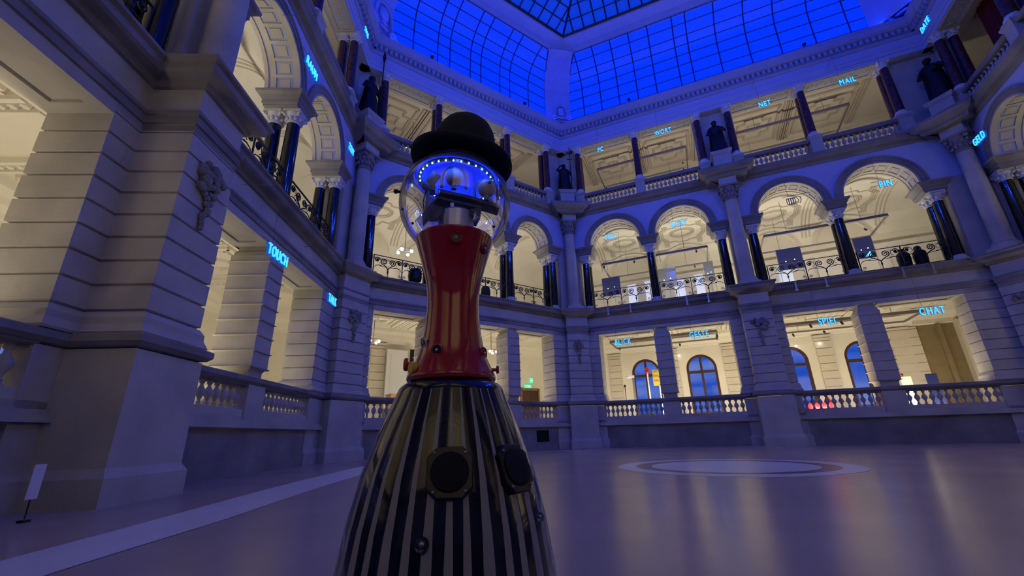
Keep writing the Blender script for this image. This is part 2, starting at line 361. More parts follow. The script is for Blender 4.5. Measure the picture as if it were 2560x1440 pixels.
# ------------------------------------------------------------ hall walls
for W_ in WALLS:
    # below the balustrade
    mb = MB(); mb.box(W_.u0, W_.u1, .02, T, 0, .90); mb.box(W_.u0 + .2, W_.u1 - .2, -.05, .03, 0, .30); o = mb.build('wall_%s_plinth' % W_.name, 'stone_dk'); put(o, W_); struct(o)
    mb = MB(); mb.box(W_.u0, W_.u1, 0, T, .88, 1.13)
    mb.box(W_.u0 + .3, W_.u1 - .3, -.10, .01, .90, .99); mb.box(W_.u0 + .3, W_.u1 - .3, -.06, .01, .99, 1.04)
    # lintel and storey band
    mb.box(W_.u0, W_.u1, 0, T, 4.95, 6.08)
    for (a, b_) in W_.ops:     # recessed soffit panels: frame strips below the lintel
        for (x0, x1, y0, y1) in ((a, b_, 0.0, .22), (a, b_, .65, T), (a, a + .2, .22, .65), (b_ - .2, b_, .22, .65)):
            mb.box(x0, x1, y0, y1, 4.90, 4.951)
    o = mb.build('wall_' + W_.name, 'stone'); put(o, W_); struct(o)
    # arcade spandrels (plaster)
    mb = MB(); holes = [(a + (.0), b_, 9.42, 9.42, rise_of(a, b_)) for a, b_ in W_.ops]
    holewall(mb, W_.u0, W_.u1, 9.42, 11.2, 0, T, holes, na=24)
    o = mb.build('wall_%s_arcade' % W_.name, ['plaster'], smooth=False); put(o, W_); struct(o)
    # archivolts + coffered intrados liners
    mb = MB(); fm = MB()
    for a, b_ in W_.ops:
        c = (a + b_) / 2; h = (b_ - a) / 2; rs = rise_of(a, b_); n = 28
        for k in range(n):
            t0, t1 = pi * k / n, pi * (k + 1) / n
            def P(t, e, v): return (c + (h + e) * cos(t), v, 9.42 + (rs + e) * sin(t))
            for (e0, e1, vv) in ((.0, .09, -.03), (.09, .2, -.05), (.2, .28, -.075)):
                fm.add([P(t0, e0, vv), P(t1, e0, vv), P(t1, e1, vv), P(t0, e1, vv)], [(0, 1, 2, 3)])
                fm.add([P(t0, e1, vv), P(t1, e1, vv), P(t1, e1, 0), P(t0, e1, 0)], [(0, 1, 2, 3)])
                fm.add([P(t0, e0, vv), P(t1, e0, vv), P(t1, e0, 0), P(t0, e0, 0)], [(0, 1, 2, 3)])
            # intrados ribs: two edge bands
            for v0, v1 in ((-.03, .14), (.60, .74), (.8, .9)):
                e = -.035
                mb.add([P(t0, e, v0), P(t1, e, v0), P(t1, e, v1), P(t0, e, v1)], [(0, 1, 2, 3)])
                mb.add([P(t0, e, v0), P(t1, e, v0), P(t1, .02, v0), P(t0, .02, v0)], [(0, 1, 2, 3)])
                mb.add([P(t0, e, v1), P(t1, e, v1), P(t1, .02, v1), P(t0, .02, v1)], [(0, 1, 2, 3)])
        nk = 9
        for k in range(nk + 1):     # cross ribs between coffers
            t = pi * k / nk; dt = .035
            v0, v1 = .14, .60; e = -.035
            q = [P(t - dt, e, v0), P(t + dt, e, v0), P(t + dt, e, v1), P(t - dt, e, v1)]
            mb.add(q, [(0, 1, 2, 3)]); mb.add([q[0], q[3], P(t - dt, .02, v1), P(t - dt, .02, v0)], [(0, 1, 2, 3)]); mb.add([q[1], q[2], P(t + dt, .02, v1), P(t + dt, .02, v0)], [(0, 1, 2, 3)])
            if k < nk:              # inner panel of each coffer
                tm = pi * (k + .5) / nk; dd = pi / nk * .28; e2 = -.022
                q = [P(tm - dd, e2, .24), P(tm + dd, e2, .24), P(tm + dd, e2, .50), P(tm - dd, e2, .50)]; mb.add(q, [(0, 1, 2, 3)])
                z = [P(tm - dd, .0, .24), P(tm + dd, .0, .24), P(tm + dd, .0, .50), P(tm - dd, .0, .50)]
                for i in range(4): mb.add([q[i], q[(i + 1) % 4], z[(i + 1) % 4], z[i]], [(0, 1, 2, 3)])
    o = mb.build('trim_%s_intrados' % W_.name, 'gstone'); put(o, W_); struct(o)
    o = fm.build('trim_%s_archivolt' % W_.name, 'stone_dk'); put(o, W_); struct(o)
    # top entablature
    mb = MB(); mb.box(W_.u0 - .3, W_.u1 + .3, 0, T, 15.36, 17.1)
    o = mb.build('wall_%s_top' % W_.name, 'plaster'); put(o, W_); struct(o)

# running mouldings round the hall
P0 = ring(.60, .83, .62, .66); P1 = ring(.52, .75, .50, .58)
def runmould(name, path, prof, m):
    b = MB(); sweep(b, path, prof); return struct(b.build(name, m))
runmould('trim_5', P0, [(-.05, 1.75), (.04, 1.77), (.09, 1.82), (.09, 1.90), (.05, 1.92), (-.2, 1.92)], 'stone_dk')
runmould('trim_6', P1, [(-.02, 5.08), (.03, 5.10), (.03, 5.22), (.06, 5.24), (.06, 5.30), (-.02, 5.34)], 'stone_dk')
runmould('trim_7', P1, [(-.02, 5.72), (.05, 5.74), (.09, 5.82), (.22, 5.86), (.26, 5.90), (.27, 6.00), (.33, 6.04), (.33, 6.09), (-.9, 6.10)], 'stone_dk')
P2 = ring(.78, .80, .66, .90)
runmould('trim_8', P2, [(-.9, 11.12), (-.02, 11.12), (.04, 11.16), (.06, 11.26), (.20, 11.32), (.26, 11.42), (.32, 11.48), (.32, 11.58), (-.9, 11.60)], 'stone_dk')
runmould('trim_9', HEX, [(-.02, 15.55), (.03, 15.56), (.03, 15.72), (.07, 15.75), (.07, 15.80), (-.02, 15.84)], 'plaster')
runmould('trim_10', HEX, [(-.02, 16.15), (.06, 16.18), (.1, 16.25), (.1, 16.48), (.30, 16.52), (.38, 16.60), (.42, 16.76), (.47, 16.80), (.47, 16.88), (.0, 17.02), (-.5, 17.05)], 'topstucco')
# dentils / egg band under the top cornice
for W_ in (L, A, R, D):
    mb = MB(); n = int((W_.u1 - W_.u0) / .22)
    for i in range(n):
        u = W_.u0 + .1 + i * .22; mb.box(u, u + .12, -.24, -.09, 16.30, 16.50)
    o = mb.build('trim_%s_dentils' % W_.name, 'topstucco'); put(o, W_); struct(o)

# ------------------------------------------------------------ rusticated piers (ground floor)
def rprof(z0, z1, pitch, zoff=0):
    pr = [(-.02, z0 - .02)]
    z = z0
    while z < z1 - .08:
        zt = min(z + pitch, z1)
        pr += [(-.04, z + .004), (0, z + .020), (0, zt - .020), (-.04, zt - .004)]
        z = zt
    return pr
SUBP = [(.07, 1.92), (.07, 2.06), (.03, 2.12)] + rprof(2.14, 4.52, .34) + [(.0, 4.53), (.0, 4.68), (.035, 4.70), (.035, 4.76), (.09, 4.84), (.09, 4.93), (.0, 4.95)]
def subpier(W_, a, b_, lab):
    t = empty('stone_pier', lab, 'pier', 'rusticated piers between ground floor openings'); put(t, W_, (a + b_) / 2, 0, 0)
    h = (b_ - a) / 2
    mb = MB(); sweep(mb, [(-h, 0), (-h, T), (h, T), (h, 0)][::1], [(p if True else 0, z) for p, z in SUBP], cap=True)
    mb.build('shaft', 'stone', t)
    mb = MB(); mb.box(-h, h, -.03, T, 1.04, 1.76); mb.build('pedestal', 'stone', t)
    return t
# orientation check: sweep() projects to the right of travel, so closed outlines below are walked clockwise seen from above inside-out
def outline(pts):
    a = sum(pts[i - 1][0] * pts[i][1] - pts[i][0] * pts[i - 1][1] for i in range(len(pts)))
    return pts if a > 0 else pts[::-1]
PR_MAIN_BASE = [(.06, 0), (.06, .30), (.02, .36), (0, .40), (0, 1.74)]
PR_MAIN = [(.08, 1.92), (.10, 1.95), (.05, 2.06), (.05, 2.14), (.0, 2.22)] + rprof(2.24, 4.95, .34) + [(.0, 4.97), (.0, 5.08)]
def relief(mb, s=1.0):
    """cartouche with a hanging festoon; centre at origin, facing -v"""
    for i in range(26):
        a = random.uniform(0, 2 * pi); r = random.uniform(.05, .24) * s
        mb.ball((r * cos(a), -random.uniform(.02, .07), r * .9 * sin(a) + .1), random.uniform(.04, .075) * s, 7, 5)
    for i in range(14):
        z = -.12 - i * .045; ww = .10 * (1 - i / 15)
        mb.ball((random.uniform(-ww, ww), -.04, z), random.uniform(.03, .05) * s, 6, 5)
def mainpier(fr, poly, lab, face):
    """poly: local plan outline for upper pier; fr = frame"""
    t = empty('stone_pier', lab, 'pier', None); put(t, fr, 0, 0, 0)
    return t
def build_main(W_, mu, lab):
    t = empty('stone_pier', lab, 'pier'); put(t, W_, mu, 0, 0); hs = .955
    up = outline([(-hs, T), (-hs, 0), (-.52, 0), (-.52, -.75), (.52, -.75), (.52, 0), (hs, 0), (hs, T)])
    mb = MB(); sweep(mb, up, PR_MAIN, cap=True); mb.build('shaft', 'stone', t)
    lo = outline([(-hs, .3), (-hs, 0), (-.60, 0), (-.60, -.83), (.60, -.83), (.60, 0), (hs, 0), (hs, .3)])
    mb = MB(); sweep(mb, lo, PR_MAIN_BASE, cap=True); mb.build('pedestal', 'stone', t)
    mb = MB(); relief(mb, 1.25); o = mb.build('carved_ornament', 'stone_dk', t, smooth=True); o.location = (0, -.75, 4.35)
    mb = MB(); sweep(mb, outline([(-.52, 0), (-.52, -.75), (.52, -.75), (.52, 0)]), [(0, 4.95), (0, 5.75)], cap=True); mb.build('frieze_block', 'stone', t)
    return t
def build_corner(k, hw, pr, lab):
    C_ = CF[k]; t = empty('stone_pier', lab, 'pier'); put(t, C_, 0, 0, 0); th = C_.half
    def at(side, d, v=0):  # point on the wall face d metres from the corner
        return (side * d * cos(th), -d * sin(th))
    dl = 1.0
    gl = {'A': (L.u1 - L.ops[-1][1], A.ops[0][0] - A.u0), 'B': (A.u1 - A.ops[-1][1], R.ops[0][0] - R.u0), 'C': (R.u1 - R.ops[-1][1], D.ops[0][0]),
          'E': (D.u1 - D.ops[-1][1], F.ops[0][0]), 'F': (F.u1 - F.ops[-1][1], L.ops[0][0] - L.u0)}[k]
    def wpl(side, d, v):  # corner-local coordinates of (distance from corner along wall, outward v)
        x = side * d * cos(th) + side * v * sin(th); y = -d * sin(th) + v * cos(th); return (x, y)
    pr = pr + hw * (tan(th) - tan(radians(29))); vb = -hw * tan(th)
    up = outline([wpl(-1, gl[0], T), wpl(-1, gl[0], 0), (-hw, vb), (-hw, -pr), (hw, -pr), (hw, vb), wpl(1, gl[1], 0), wpl(1, gl[1], T), (0, T / cos(th))])
    mb = MB(); sweep(mb, up, PR_MAIN, cap=True); mb.build('shaft', 'stone', t)
    h2 = hw + .10; p2 = pr + .08 + .1 * tan(th) - .055; vb = -h2 * tan(th)
    lo = outline([wpl(-1, gl[0], .3), wpl(-1, gl[0], 0), (-h2, vb), (-h2, -p2), (h2, -p2), (h2, vb), wpl(1, gl[1], 0), wpl(1, gl[1], .3), (0, .5)])
    mb = MB(); sweep(mb, lo, PR_MAIN_BASE, cap=True); mb.build('pedestal', 'stone', t)
    mb = MB(); relief(mb, 1.1); o = mb.build('carved_ornament', 'stone_dk', t, smooth=True); o.location = (0, -pr, 4.3)
    mb = MB(); sweep(mb, outline([(-hw, 0), (-hw, -pr), (hw, -pr), (hw, 0)]), [(0, 4.95), (0, 5.75)], cap=True); mb.build('frieze_block', 'stone', t)
    return t
SH = {'L': 'left wall', 'A': 'back wall', 'R': 'right wall', 'D': 'far right wall'}
DESC = {'L': 'left wall', 'A': 'back wall behind the robot', 'R': 'right wall', 'D': 'far right wall', 'F': 'wall behind the camera'}
ORDN = {'L': ['nearest opening', 'second opening', 'TOUCH sign', 'TALK sign'], 'A': ['left opening', 'middle opening', 'right opening'],
        'R': ['BLICK sign', 'GESTE sign', 'SPIEL sign', 'CHAT sign'], 'D': ['GELD sign', 'second opening', 'third opening', 'last opening'], 'F': ['first opening', 'second opening', 'third opening', 'last opening']}
for W_ in WALLS:
    ops = W_.ops
    for i in range(len(ops) - 1):
        a, b_ = ops[i][1], ops[i + 1][0]
        if b_ - a < 1.0:
            subpier(W_, a, b_, 'narrow rusticated stone pier of the %s between %s and %s' % (SH[W_.key], ORDN[W_.key][i], ORDN[W_.key][i + 1]) if W_.key in FULL else 'narrow rusticated stone pier of the %s, number %s from its start' % (DESC[W_.key], ['one', 'two', 'three'][i]))
build_main(L, MAINP['L'][0], 'big projecting rusticated stone pier filling the left of the hall, nearest to the camera')
build_main(R, MAINP['R'][0], 'projecting rusticated stone pier on the right wall between the GESTE and SPIEL signs')
build_main(D, MAINP['D'][0], 'projecting rusticated stone pier of the far right wall')
build_main(F, MAINP['F'][0], 'projecting rusticated stone pier behind the camera')
build_corner('A', .56, .62, 'rusticated corner pier left of the robot beside the TALK sign')
build_corner('B', .50, .58, 'rusticated corner pier right of the robot where back and right walls meet')
build_corner('C', .50, .58, 'dark rusticated corner pier at the right edge beyond the CHAT sign')
for k in 'EF': build_corner(k, .5, .58, 'rusticated corner pier behind the camera on the %s' % {'E': 'right', 'F': 'left'}[k])

# ------------------------------------------------------------ balustrades
def baluster_mesh(h, r, n=10):
    prof = [(.62, 0), (.62, .06), (.42, .10), (.50, .16), (.30, .22), (.55, .34), (.95, .46), (1.0, .54), (.72, .66), (.38, .76), (.33, .84), (.55, .88), (.60, .92), (.60, 1)]
    mb = MB(); mb.lathe([(r * a, h * z) for a, z in prof], n)
    me = mb.build('baluster', 'stone', smooth=True); d = me.data; bpy.data.objects.remove(me); return d
BAL1 = baluster_mesh(.46, .085); BAL2 = baluster_mesh(.50, .08)
def balustrade(W_, a, b_, z0, mesh, h, lab, grp, m='stone', v=.14, base=True, bh=.13, rail=.17, pitch=.2):
    t = empty('stone_balustrade', lab, 'balustrade', grp); put(t, W_, (a + b_) / 2, v, z0)
    hw = (b_ - a) / 2
    mb = MB(); mb.box(-hw, hw, -.12, .12, 0, bh); mb.build('base', m, t)
    mb = MB(); sweep(mb, outline([(-hw, -.12), (hw, -.12), (hw, .12), (-hw, .12)]), [(0, bh + h), (.03, bh + h + .02), (.05, bh + h + .07), (.05, bh + h + rail - .03), (.02, bh + h + rail)], cap=True)
    mb.build('handrail', 'stone_dk' if m == 'stone' else m, t)
    n = max(3, int(round((b_ - a - .1) / pitch)))
    for i in range(n):
        o = bpy.data.objects.new('baluster', mesh); COL.objects.link(o); o.parent = t
        o.location = (-hw + (i + .5) * (b_ - a) / n, 0, bh)
    return t
for W_ in WALLS:
    for i, (a, b_) in enumerate(W_.ops):
        lab = 'ground floor stone balustrade under the %s, %s' % (ORDN[W_.key][i], SH.get(W_.key, ''))
        if W_.key in FULL: balustrade(W_, a, b_, 1.13, BAL1, .46, lab, 'ground floor balustrades', rail=.2)
        else:
            mb = MB(); mb.box(a, b_, .02, .26, 1.13, 1.92); o = mb.build('wall_%s_parapet' % W_.name, 'stone'); put(o, W_); struct(o)

# ------------------------------------------------------------ first floor columns
def column_proto(r, zb, zt, zc, m, capm, style, name='marble_column'):
    """base at z 0"""
    t = empty(name, 'x', 'column')
    H = zt - zb
    mb = MB(); mb.box(-r * 1.35, r * 1.35, -r * 1.35, r * 1.35, 0, .05)
    mb.lathe([(r * 1.3, .05), (r * 1.35, .09), (r * 1.3, .13), (r * 1.1, .15), (r * 1.15, .18), (r * 1.04, .21), (r * 1.0, .24)], 20); mb.build('base', capm if style != 'b' else 'wmarble', t, smooth=True)
    mb = MB(); mb.lathe([(r, .23), (r * 1.0, H * .35), (r * .93, H * .75), (r * .87, H)], 24); mb.build('shaft', m, t, smooth=True)
    hc = zc - zt
    mb = MB(); mb.lathe([(r * .95, H - .04), (r * .98, H), (r * .90, H + .03), (r * .95, H + hc * .35), (r * 1.15, H + hc * .6), (r * 1.3, H + hc * .78), (r * 1.2, H + hc * .8)], 20)
    mb.box(-r * 1.25, r * 1.25, -r * 1.25, r * 1.25, H + hc * .82, H + hc)
    for k in range(4):      # volutes
        a = pi / 4 + k * pi / 2
        c = Vector((cos(a) * r * 1.35, sin(a) * r * 1.35, H + hc * .62)); ax = Vector((-sin(a), cos(a), 0)); rad = Vector((cos(a), sin(a), 0))
        pts = []
        for j in range(13):
            th = j / 12 * 2 * pi * 1.25; rr = r * .38 * (1 - j / 16)
            pts.append(c + rad * (rr * cos(th)) + Vector((0, 0, rr * sin(th))))
        mb.tube(pts, r * .16, 5)
        mb.ball(c, r * .22, 6, 5)
    if style == 'c':
        for k in range(10):
            a = k * pi / 5; mb.ball((cos(a) * r * 1.02, sin(a) * r * 1.02, H + hc * .28), r * .26, 6, 5, (1, 1, 1.3))
    mb.build('capital', capm, t, smooth=True)
    return t
COLP = column_proto(.185, 6.12, 8.60, 8.95, 'bmarble', 'wmarble', 'c')
first = [True]
def place_col(proto, W_, u, v, z, lab, grp, used):
    o = proto if not used[0] else copy_tree(proto)
    used[0] = True
    put(o, W_, u, v, z); o['label'] = lab; o['group'] = grp; o['category'] = 'column'
    return o
used1 = [False]
DM = {'L': ['the nearest arch', 'the second arch', 'the RAUM arch', 'the ZEIT arch'], 'A': ['the left arch', 'the middle arch', 'the right arch'],
      'R': ['the BILD arch', 'the WERT arch', 'the fist sign arch', 'the PIN arch'], 'D': ['the GELD arch', 'the second arch', 'the third arch', 'the last arch']}
def impost(W_, u, lab):
    t = empty('stone_impost', lab, 'impost', 'impost blocks over the paired columns'); put(t, W_, u, 0, 8.95)
    h = .335
    mb = MB(); sweep(mb, outline([(-h, -.01), (h, -.01), (h, T), (-h, T)]), [(.0, 0), (.0, .05), (.03, .07), (.03, .19), (.05, .21), (.09, .29), (.16, .35), (.17, .42), (.05, .47)], cap=True)
    mb.build('block', 'stone_dk', t); return t
for W_ in (L, A, R, D):
    n = len(W_.ops)
    sup = []
    for i, (a, b_) in enumerate(W_.ops):
        nxt = W_.ops[i + 1] if i + 1 < n else None; prv = W_.ops[i - 1] if i else None
        if prv is None or a - prv[1] > 1.0: sup.append((a - .335, i, 'left of'))
        if nxt is None or nxt[0] - b_ > 1.0: sup.append((b_ + .335, i, 'right of'))
        else: sup.append(((b_ + nxt[0]) / 2, i, 'right of'))
    for (u, i, side) in sup:
        for v, dep in ((.17, 'front'), (.66, 'rear')):
            place_col(COLP, W_, u, v, 6.12, '%s black marble column %s %s, %s' % (dep, side, DM[W_.key][i], SH[W_.key]), 'black marble columns of the first floor arcade', used1)
        impost(W_, u, 'moulded stone block over the columns %s %s, %s' % (side, DM[W_.key][i], SH[W_.key]))

# wall strips and giant engaged columns at first floor
def giant(fr, u, v, lab, r=.27, stripw=.30, depth=T):
    t = empty('engaged_column', lab, 'column', 'tall stone half columns'); put(t, fr, u, v, 6.10)
    mb = MB(); mb.box(-r * 1.45, r * 1.45, -r * 1.45, r * 1.45, 0, .14); mb.lathe([(r * 1.4, .14), (r * 1.42, .2), (r * 1.35, .26), (r * 1.15, .29), (r * 1.2, .34), (r * 1.03, .40)], 24); mb.build('base', 'stone', t, smooth=True)
    mb = MB(); mb.lathe([(r * 1.0, .38), (r, 1.4), (r * .94, 2.9), (r * .88, 4.02)], 28); mb.build('shaft', 'stone', t, smooth=True)
    mb = MB(); mb.lathe([(r * .95, 3.98), (r * .98, 4.02), (r * .9, 4.05), (r * .95, 4.25), (r * 1.2, 4.5), (r * 1.35, 4.6)], 20)
    for k in range(14):
        a = k * 2 * pi / 14; mb.ball((cos(a) * r * 1.08, sin(a) * r * 1.08, 4.2), r * .2, 6, 5, (1, 1, 1.6)); mb.ball((cos(a + .2) * r * 1.22, sin(a + .2) * r * 1.22, 4.4), r * .2, 6, 5, (1, 1, 1.4))
    for k in range(4):
        a = pi / 4 + k * pi / 2; mb.ball((cos(a) * r * 1.5, sin(a) * r * 1.5, 4.52), r * .3, 8, 6)
    mb.box(-r * 1.5, r * 1.5, -r * 1.5, r * 1.5, 4.6, 4.68); mb.build('capital', 'stone_dk', t, smooth=True)
    mb = MB(); mb.box(-r * 1.25, r * 1.25, -r * 1.3, r * 1.6, 4.68, 5.03); mb.build('block', 'stone', t)
    return t
def corner_wall(k, z0, z1, name, m, dd=1.0, cut=.67, v0=0.02, v1=T):
    C_ = CF[k]; th = C_.half
    gl = {'A': (L.u1 - L.ops[-1][1], A.ops[0][0] - A.u0), 'B': (A.u1 - A.ops[-1][1], R.ops[0][0] - R.u0), 'C': (R.u1 - R.ops[-1][1], D.ops[0][0]),
          'E': (D.u1 - D.ops[-1][1], F.ops[0][0]), 'F': (F.u1 - F.ops[-1][1], L.ops[0][0] - L.u0)}[k]
    def wpl(side, d, v): return (side * d * cos(th) + side * v * sin(th), -d * sin(th) + v * cos(th))
    g0, g1 = max(.06, gl[0] - cut), max(.06, gl[1] - cut)
    poly = outline([wpl(-1, g0, v1), wpl(-1, g0, v0), (0, v0 / cos(th)), wpl(1, g1, v0), wpl(1, g1, v1), (0, v1 / cos(th))])
    mb = MB(); sweep(mb, poly, [(0, z0), (0, z1)], cap=True); o = mb.build(name, m); put(o, C_); return struct(o)
for k in 'ABCEF':
    corner_wall(k, 6.08, 9.42, 'wall_corner_%s_first' % 'abcdef'['ABCDEF'.index(k)], 'stone')
    corner_wall(k, 11.58, 15.4, 'wall_corner_%s_second' % 'abcdef'['ABCDEF'.index(k)], 'stone', cut=.55, v0=.42)
for W_ in (L, R, D, F):
    for mu in MAINP[W_.key]:
        mb = MB(); mb.box(mu - .285, mu + .285, .0, T, 6.08, 9.42); mb.box(mu - .9, mu + .9, .34, T, 11.58, 15.4); o = mb.build('wall_%s_strip' % W_.name, 'stone'); put(o, W_); struct(o)
for W_ in (F,):   # plain columns behind the camera
    for i in range(len(W_.ops) - 1):
        a, b_ = W_.ops[i][1], W_.ops[i + 1][0]
        if b_ - a < 1:
            mb = MB(); mb.box(a, b_, 0, T, 6.08, 9.42); mb.box(a + .1, b_ - .1, .1, .6, 11.6, 15.4); o = mb.build('wall_%s_strip' % W_.name, 'stone'); put(o, W_); struct(o)
giant(L, MAINP['L'][0], -.38, 'tall grey stone column standing on the big near left pier')
giant(R, MAINP['R'][0], -.38, 'tall grey stone column on the right wall between the WERT arch and the hand sign arch')
giant(CF['A'], 0, -.36, 'tall grey stone column in the corner left of the robot, by the ZEIT sign')
giant(CF['B'], 0, -.34, 'tall grey stone column in the corner right of the robot')
giant(D, MAINP['D'][0], -.38, 'tall grey stone column on the far right wall')
giant(CF['C'], 0, -.56, 'tall dark stone column in the right hand corner beyond the PIN arch')

# ------------------------------------------------------------ second floor
COL2 = column_proto(.165, 12.5, 15.02, 15.36, 'rmarble', 'stucco', 'c', 'marble_column')
used2 = [False]
BG = 'second floor balustrades'
for W_ in (L, A, R, D):
    n = len(W_.ops); sup = []
    nm = {'L': ['near opening', 'second opening', 'opening above RAUM', 'opening above ZEIT'], 'A': ['left opening', 'middle opening', 'right opening'], 'R': ['PC opening', 'WORT opening', 'NET opening', 'MAIL opening'], 'D': ['DATE opening', 'second opening', 'third opening', 'last opening']}[W_.key]
    for i, (a, b_) in enumerate(W_.ops):
        nxt = W_.ops[i + 1] if i + 1 < n else None; prv = W_.ops[i - 1] if i else None
        if prv is None or a - prv[1] > 1.0: sup.append((a - .27, i, 'left'))
        if nxt is None or nxt[0] - b_ > 1.0: sup.append((b_ + .27, i, 'right'))
        else: sup.append(((b_ + nxt[0]) / 2, i, 'right'))
        balustrade(W_, a - (.05), b_ + .05, 11.6, BAL2, .52, 'second floor stone balustrade of the %s, %s' % (nm[i], SH[W_.key]), BG, v=.10, bh=.12, rail=.18, pitch=.19)
    for (u, i, side) in sup:
        t = empty('balustrade_pedestal', 'square stone pedestal under the red column %s of the %s, %s' % (side, nm[i], SH[W_.key]), 'pedestal', 'column pedestals of the second floor'); put(t, W_, u, .10, 11.6)
        mb = MB(); sweep(mb, outline([(-.22, -.20), (.22, -.20), (.22, .22), (-.22, .22)]), [(.03, 0), (.03, .1), (0, .12), (0, .72), (.04, .76), (.06, .82), (.06, .88), (.02, .90)], cap=True); mb.build('block', 'stone', t)
        for v, dep in ((.10, 'front'), (.52, 'rear')):
            place_col(COL2, W_, u, v, 12.5 if v < .3 else 12.5, '%s dark red marble column %s of the %s, %s' % (dep, side, nm[i], SH[W_.key]), 'red marble columns of the second floor', used2)
        mb = MB(); mb.box(-.2, .2, .36, .86, 0, .9); mb.build('rear_block', 'stone', t)

# ------------------------------------------------------------ statues
def statue(fr, v, lab, staff=True, arm='up', s=1.0, ped=(.36, .95)):
    p = empty('statue_pedestal', 'stepped stone pedestal under the %s' % lab.split(' standing')[0].split(' in the')[0], 'pedestal'); put(p, fr, 0, v, 11.6)
    mb = MB(); w_ = ped[0]; sweep(mb, outline([(-w_, -w_), (w_, -w_), (w_, w_), (-w_, w_)]), [(.12, 0), (.12, .14), (.05, .2), (0, .24), (0, ped[1] - .2), (.05, ped[1] - .15), (.09, ped[1] - .05), (.09, ped[1])], cap=True); mb.build('block', 'stone', p)
    t = empty('bronze_statue', lab, 'statue'); put(t, fr, 0, v, 11.6 + ped[1])
    mb = MB(); H = 1.75 * s
    n = 18; prof = [(.30, 0), (.31, .04), (.25, .08), (.27, .3), (.25, .55), (.22, .85), (.20, 1.0), (.19, 1.12), (.235, 1.28), (.25, 1.38), (.20, 1.46), (.09, 1.5), (.065, 1.56)]
    vs = []; fs = []
    for (r, z) in prof:
        for k in range(n):
            a = 2 * pi * k / n; fold = 1 + (.10 * sin(5 * a + 3 * z) if z < 1.1 else .03 * sin(6 * a))
            vs.append((r * s * 1.12 * cos(a) * fold + .03 * sin(z * 3), r * s * .72 * sin(a) * fold, z * s))
    for i in range(len(prof) - 1):
        for k in range(n): fs.append((i * n + k, i * n + (k + 1) % n, (i + 1) * n + (k + 1) % n, (i + 1) * n + k))
    fs.append(tuple(range(n))); fs.append(tuple(range((len(prof) - 1) * n, len(prof) * n))); mb.add(vs, fs)
    mb.ball((0, -.02, 1.67 * s), .115 * s, 12, 9, (.88, 1, 1.2))
    mb.ball((0, -.125 * s, 1.66 * s), .025, 6, 5); mb.ball((0, .03, 1.72 * s), .12 * s, 10, 8, (1, 1, .9))
    hand = (.30 * s, -.18, 1.02 * s) if staff else (.12, -.24, 1.15 * s)
    mb.tube([(.23 * s, 0, 1.40 * s), (.36 * s, -.03, 1.2 * s), hand], [.075 * s, .06 * s, .04 * s], 8); mb.ball(hand, .05, 8, 6)
    for j in range(4): mb.tube([hand, (hand[0] + .03, hand[1] - .03, hand[2] + .03 - j * .022), (hand[0] + .045, hand[1] + .0, hand[2] + .03 - j * .022)], .012, 5)
    if arm == 'up': pts = [(-.23 * s, 0, 1.40 * s), (-.42 * s, -.05, 1.36 * s), (-.22 * s, -.14, 1.60 * s)]
    else: pts = [(-.23 * s, 0, 1.40 * s), (-.36 * s, -.03, 1.15 * s), (-.20 * s, -.2, 1.05 * s)]
    mb.tube(pts, [.075 * s, .058 * s, .04 * s], 8); mb.ball(pts[-1], .05, 8, 6)
    for j in range(4): mb.tube([pts[-1], (pts[-1][0] + .03, pts[-1][1] - .03, pts[-1][2] + .03 - j * .02), (pts[-1][0] + .06, pts[-1][1] - .01, pts[-1][2] + .02 - j * .02)], .012, 5)
    # cloak over the shoulder
    mb.add([(-.26 * s, .02, 1.42 * s), (.26 * s, .02, 1.42 * s), (.36 * s, .14, .25 * s), (0, .24, .15 * s), (-.36 * s, .14, .25 * s), (0, .16, 1.40 * s)], [(0, 1, 5), (5, 1, 2, 3), (5, 3, 4, 0)])
    mb.build('body', 'bronze', t, smooth=True, auto=60)
    if staff:
        hx = hand[0] + .02
        mb = MB(); mb.tube([(hx, hand[1], .02), (hx, hand[1], 2.75 * s)], .022, 8)
        if staff == 'spear': mb.lathe([(.022, 2.70 * s), (.075, 2.9 * s), (.06, 3.0 * s), (.002, 3.25 * s)], 8, (hx, hand[1], 0))
        else:
            mb.tube([(hx - .17, hand[1], 2.02 * s), (hx + .1, hand[1], 2.02 * s)], .025, 6); mb.tube([(hx - .17, hand[1], 2.42 * s), (hx + .15, hand[1], 2.42 * s)], .035, 6); mb.ball((hx + .1, hand[1], 2.5 * s), .06, 8, 6)
        mb.build('staff', 'bronze', t, smooth=True)
    return t
statue(CF['A'], -.30, 'dark bronze statue with a spear in the corner left of the robot', 'spear', 'down', 1.15)
statue(CF['B'], -.30, 'dark bronze statue holding a tall cross topped staff in the corner right of the robot', 'cross', 'up')
statue(R, -.30, 'dark bronze statue without a staff standing between the WORT and NET signs', None, 'down', 1.05)
for o in [x for x in bpy.data.objects if x.name.startswith(('statue_pedestal', 'bronze_statue')) and (x.location - wpt(R, 0, -.3, x.location.z)).length < .01]:
    o.location = wpt(R, MAINP['R'][0], -.30, o.location.z)
statue(CF['C'], -.42, 'wide dark bronze statue in the right hand corner beyond the MAIL sign', None, 'down', 1.15)

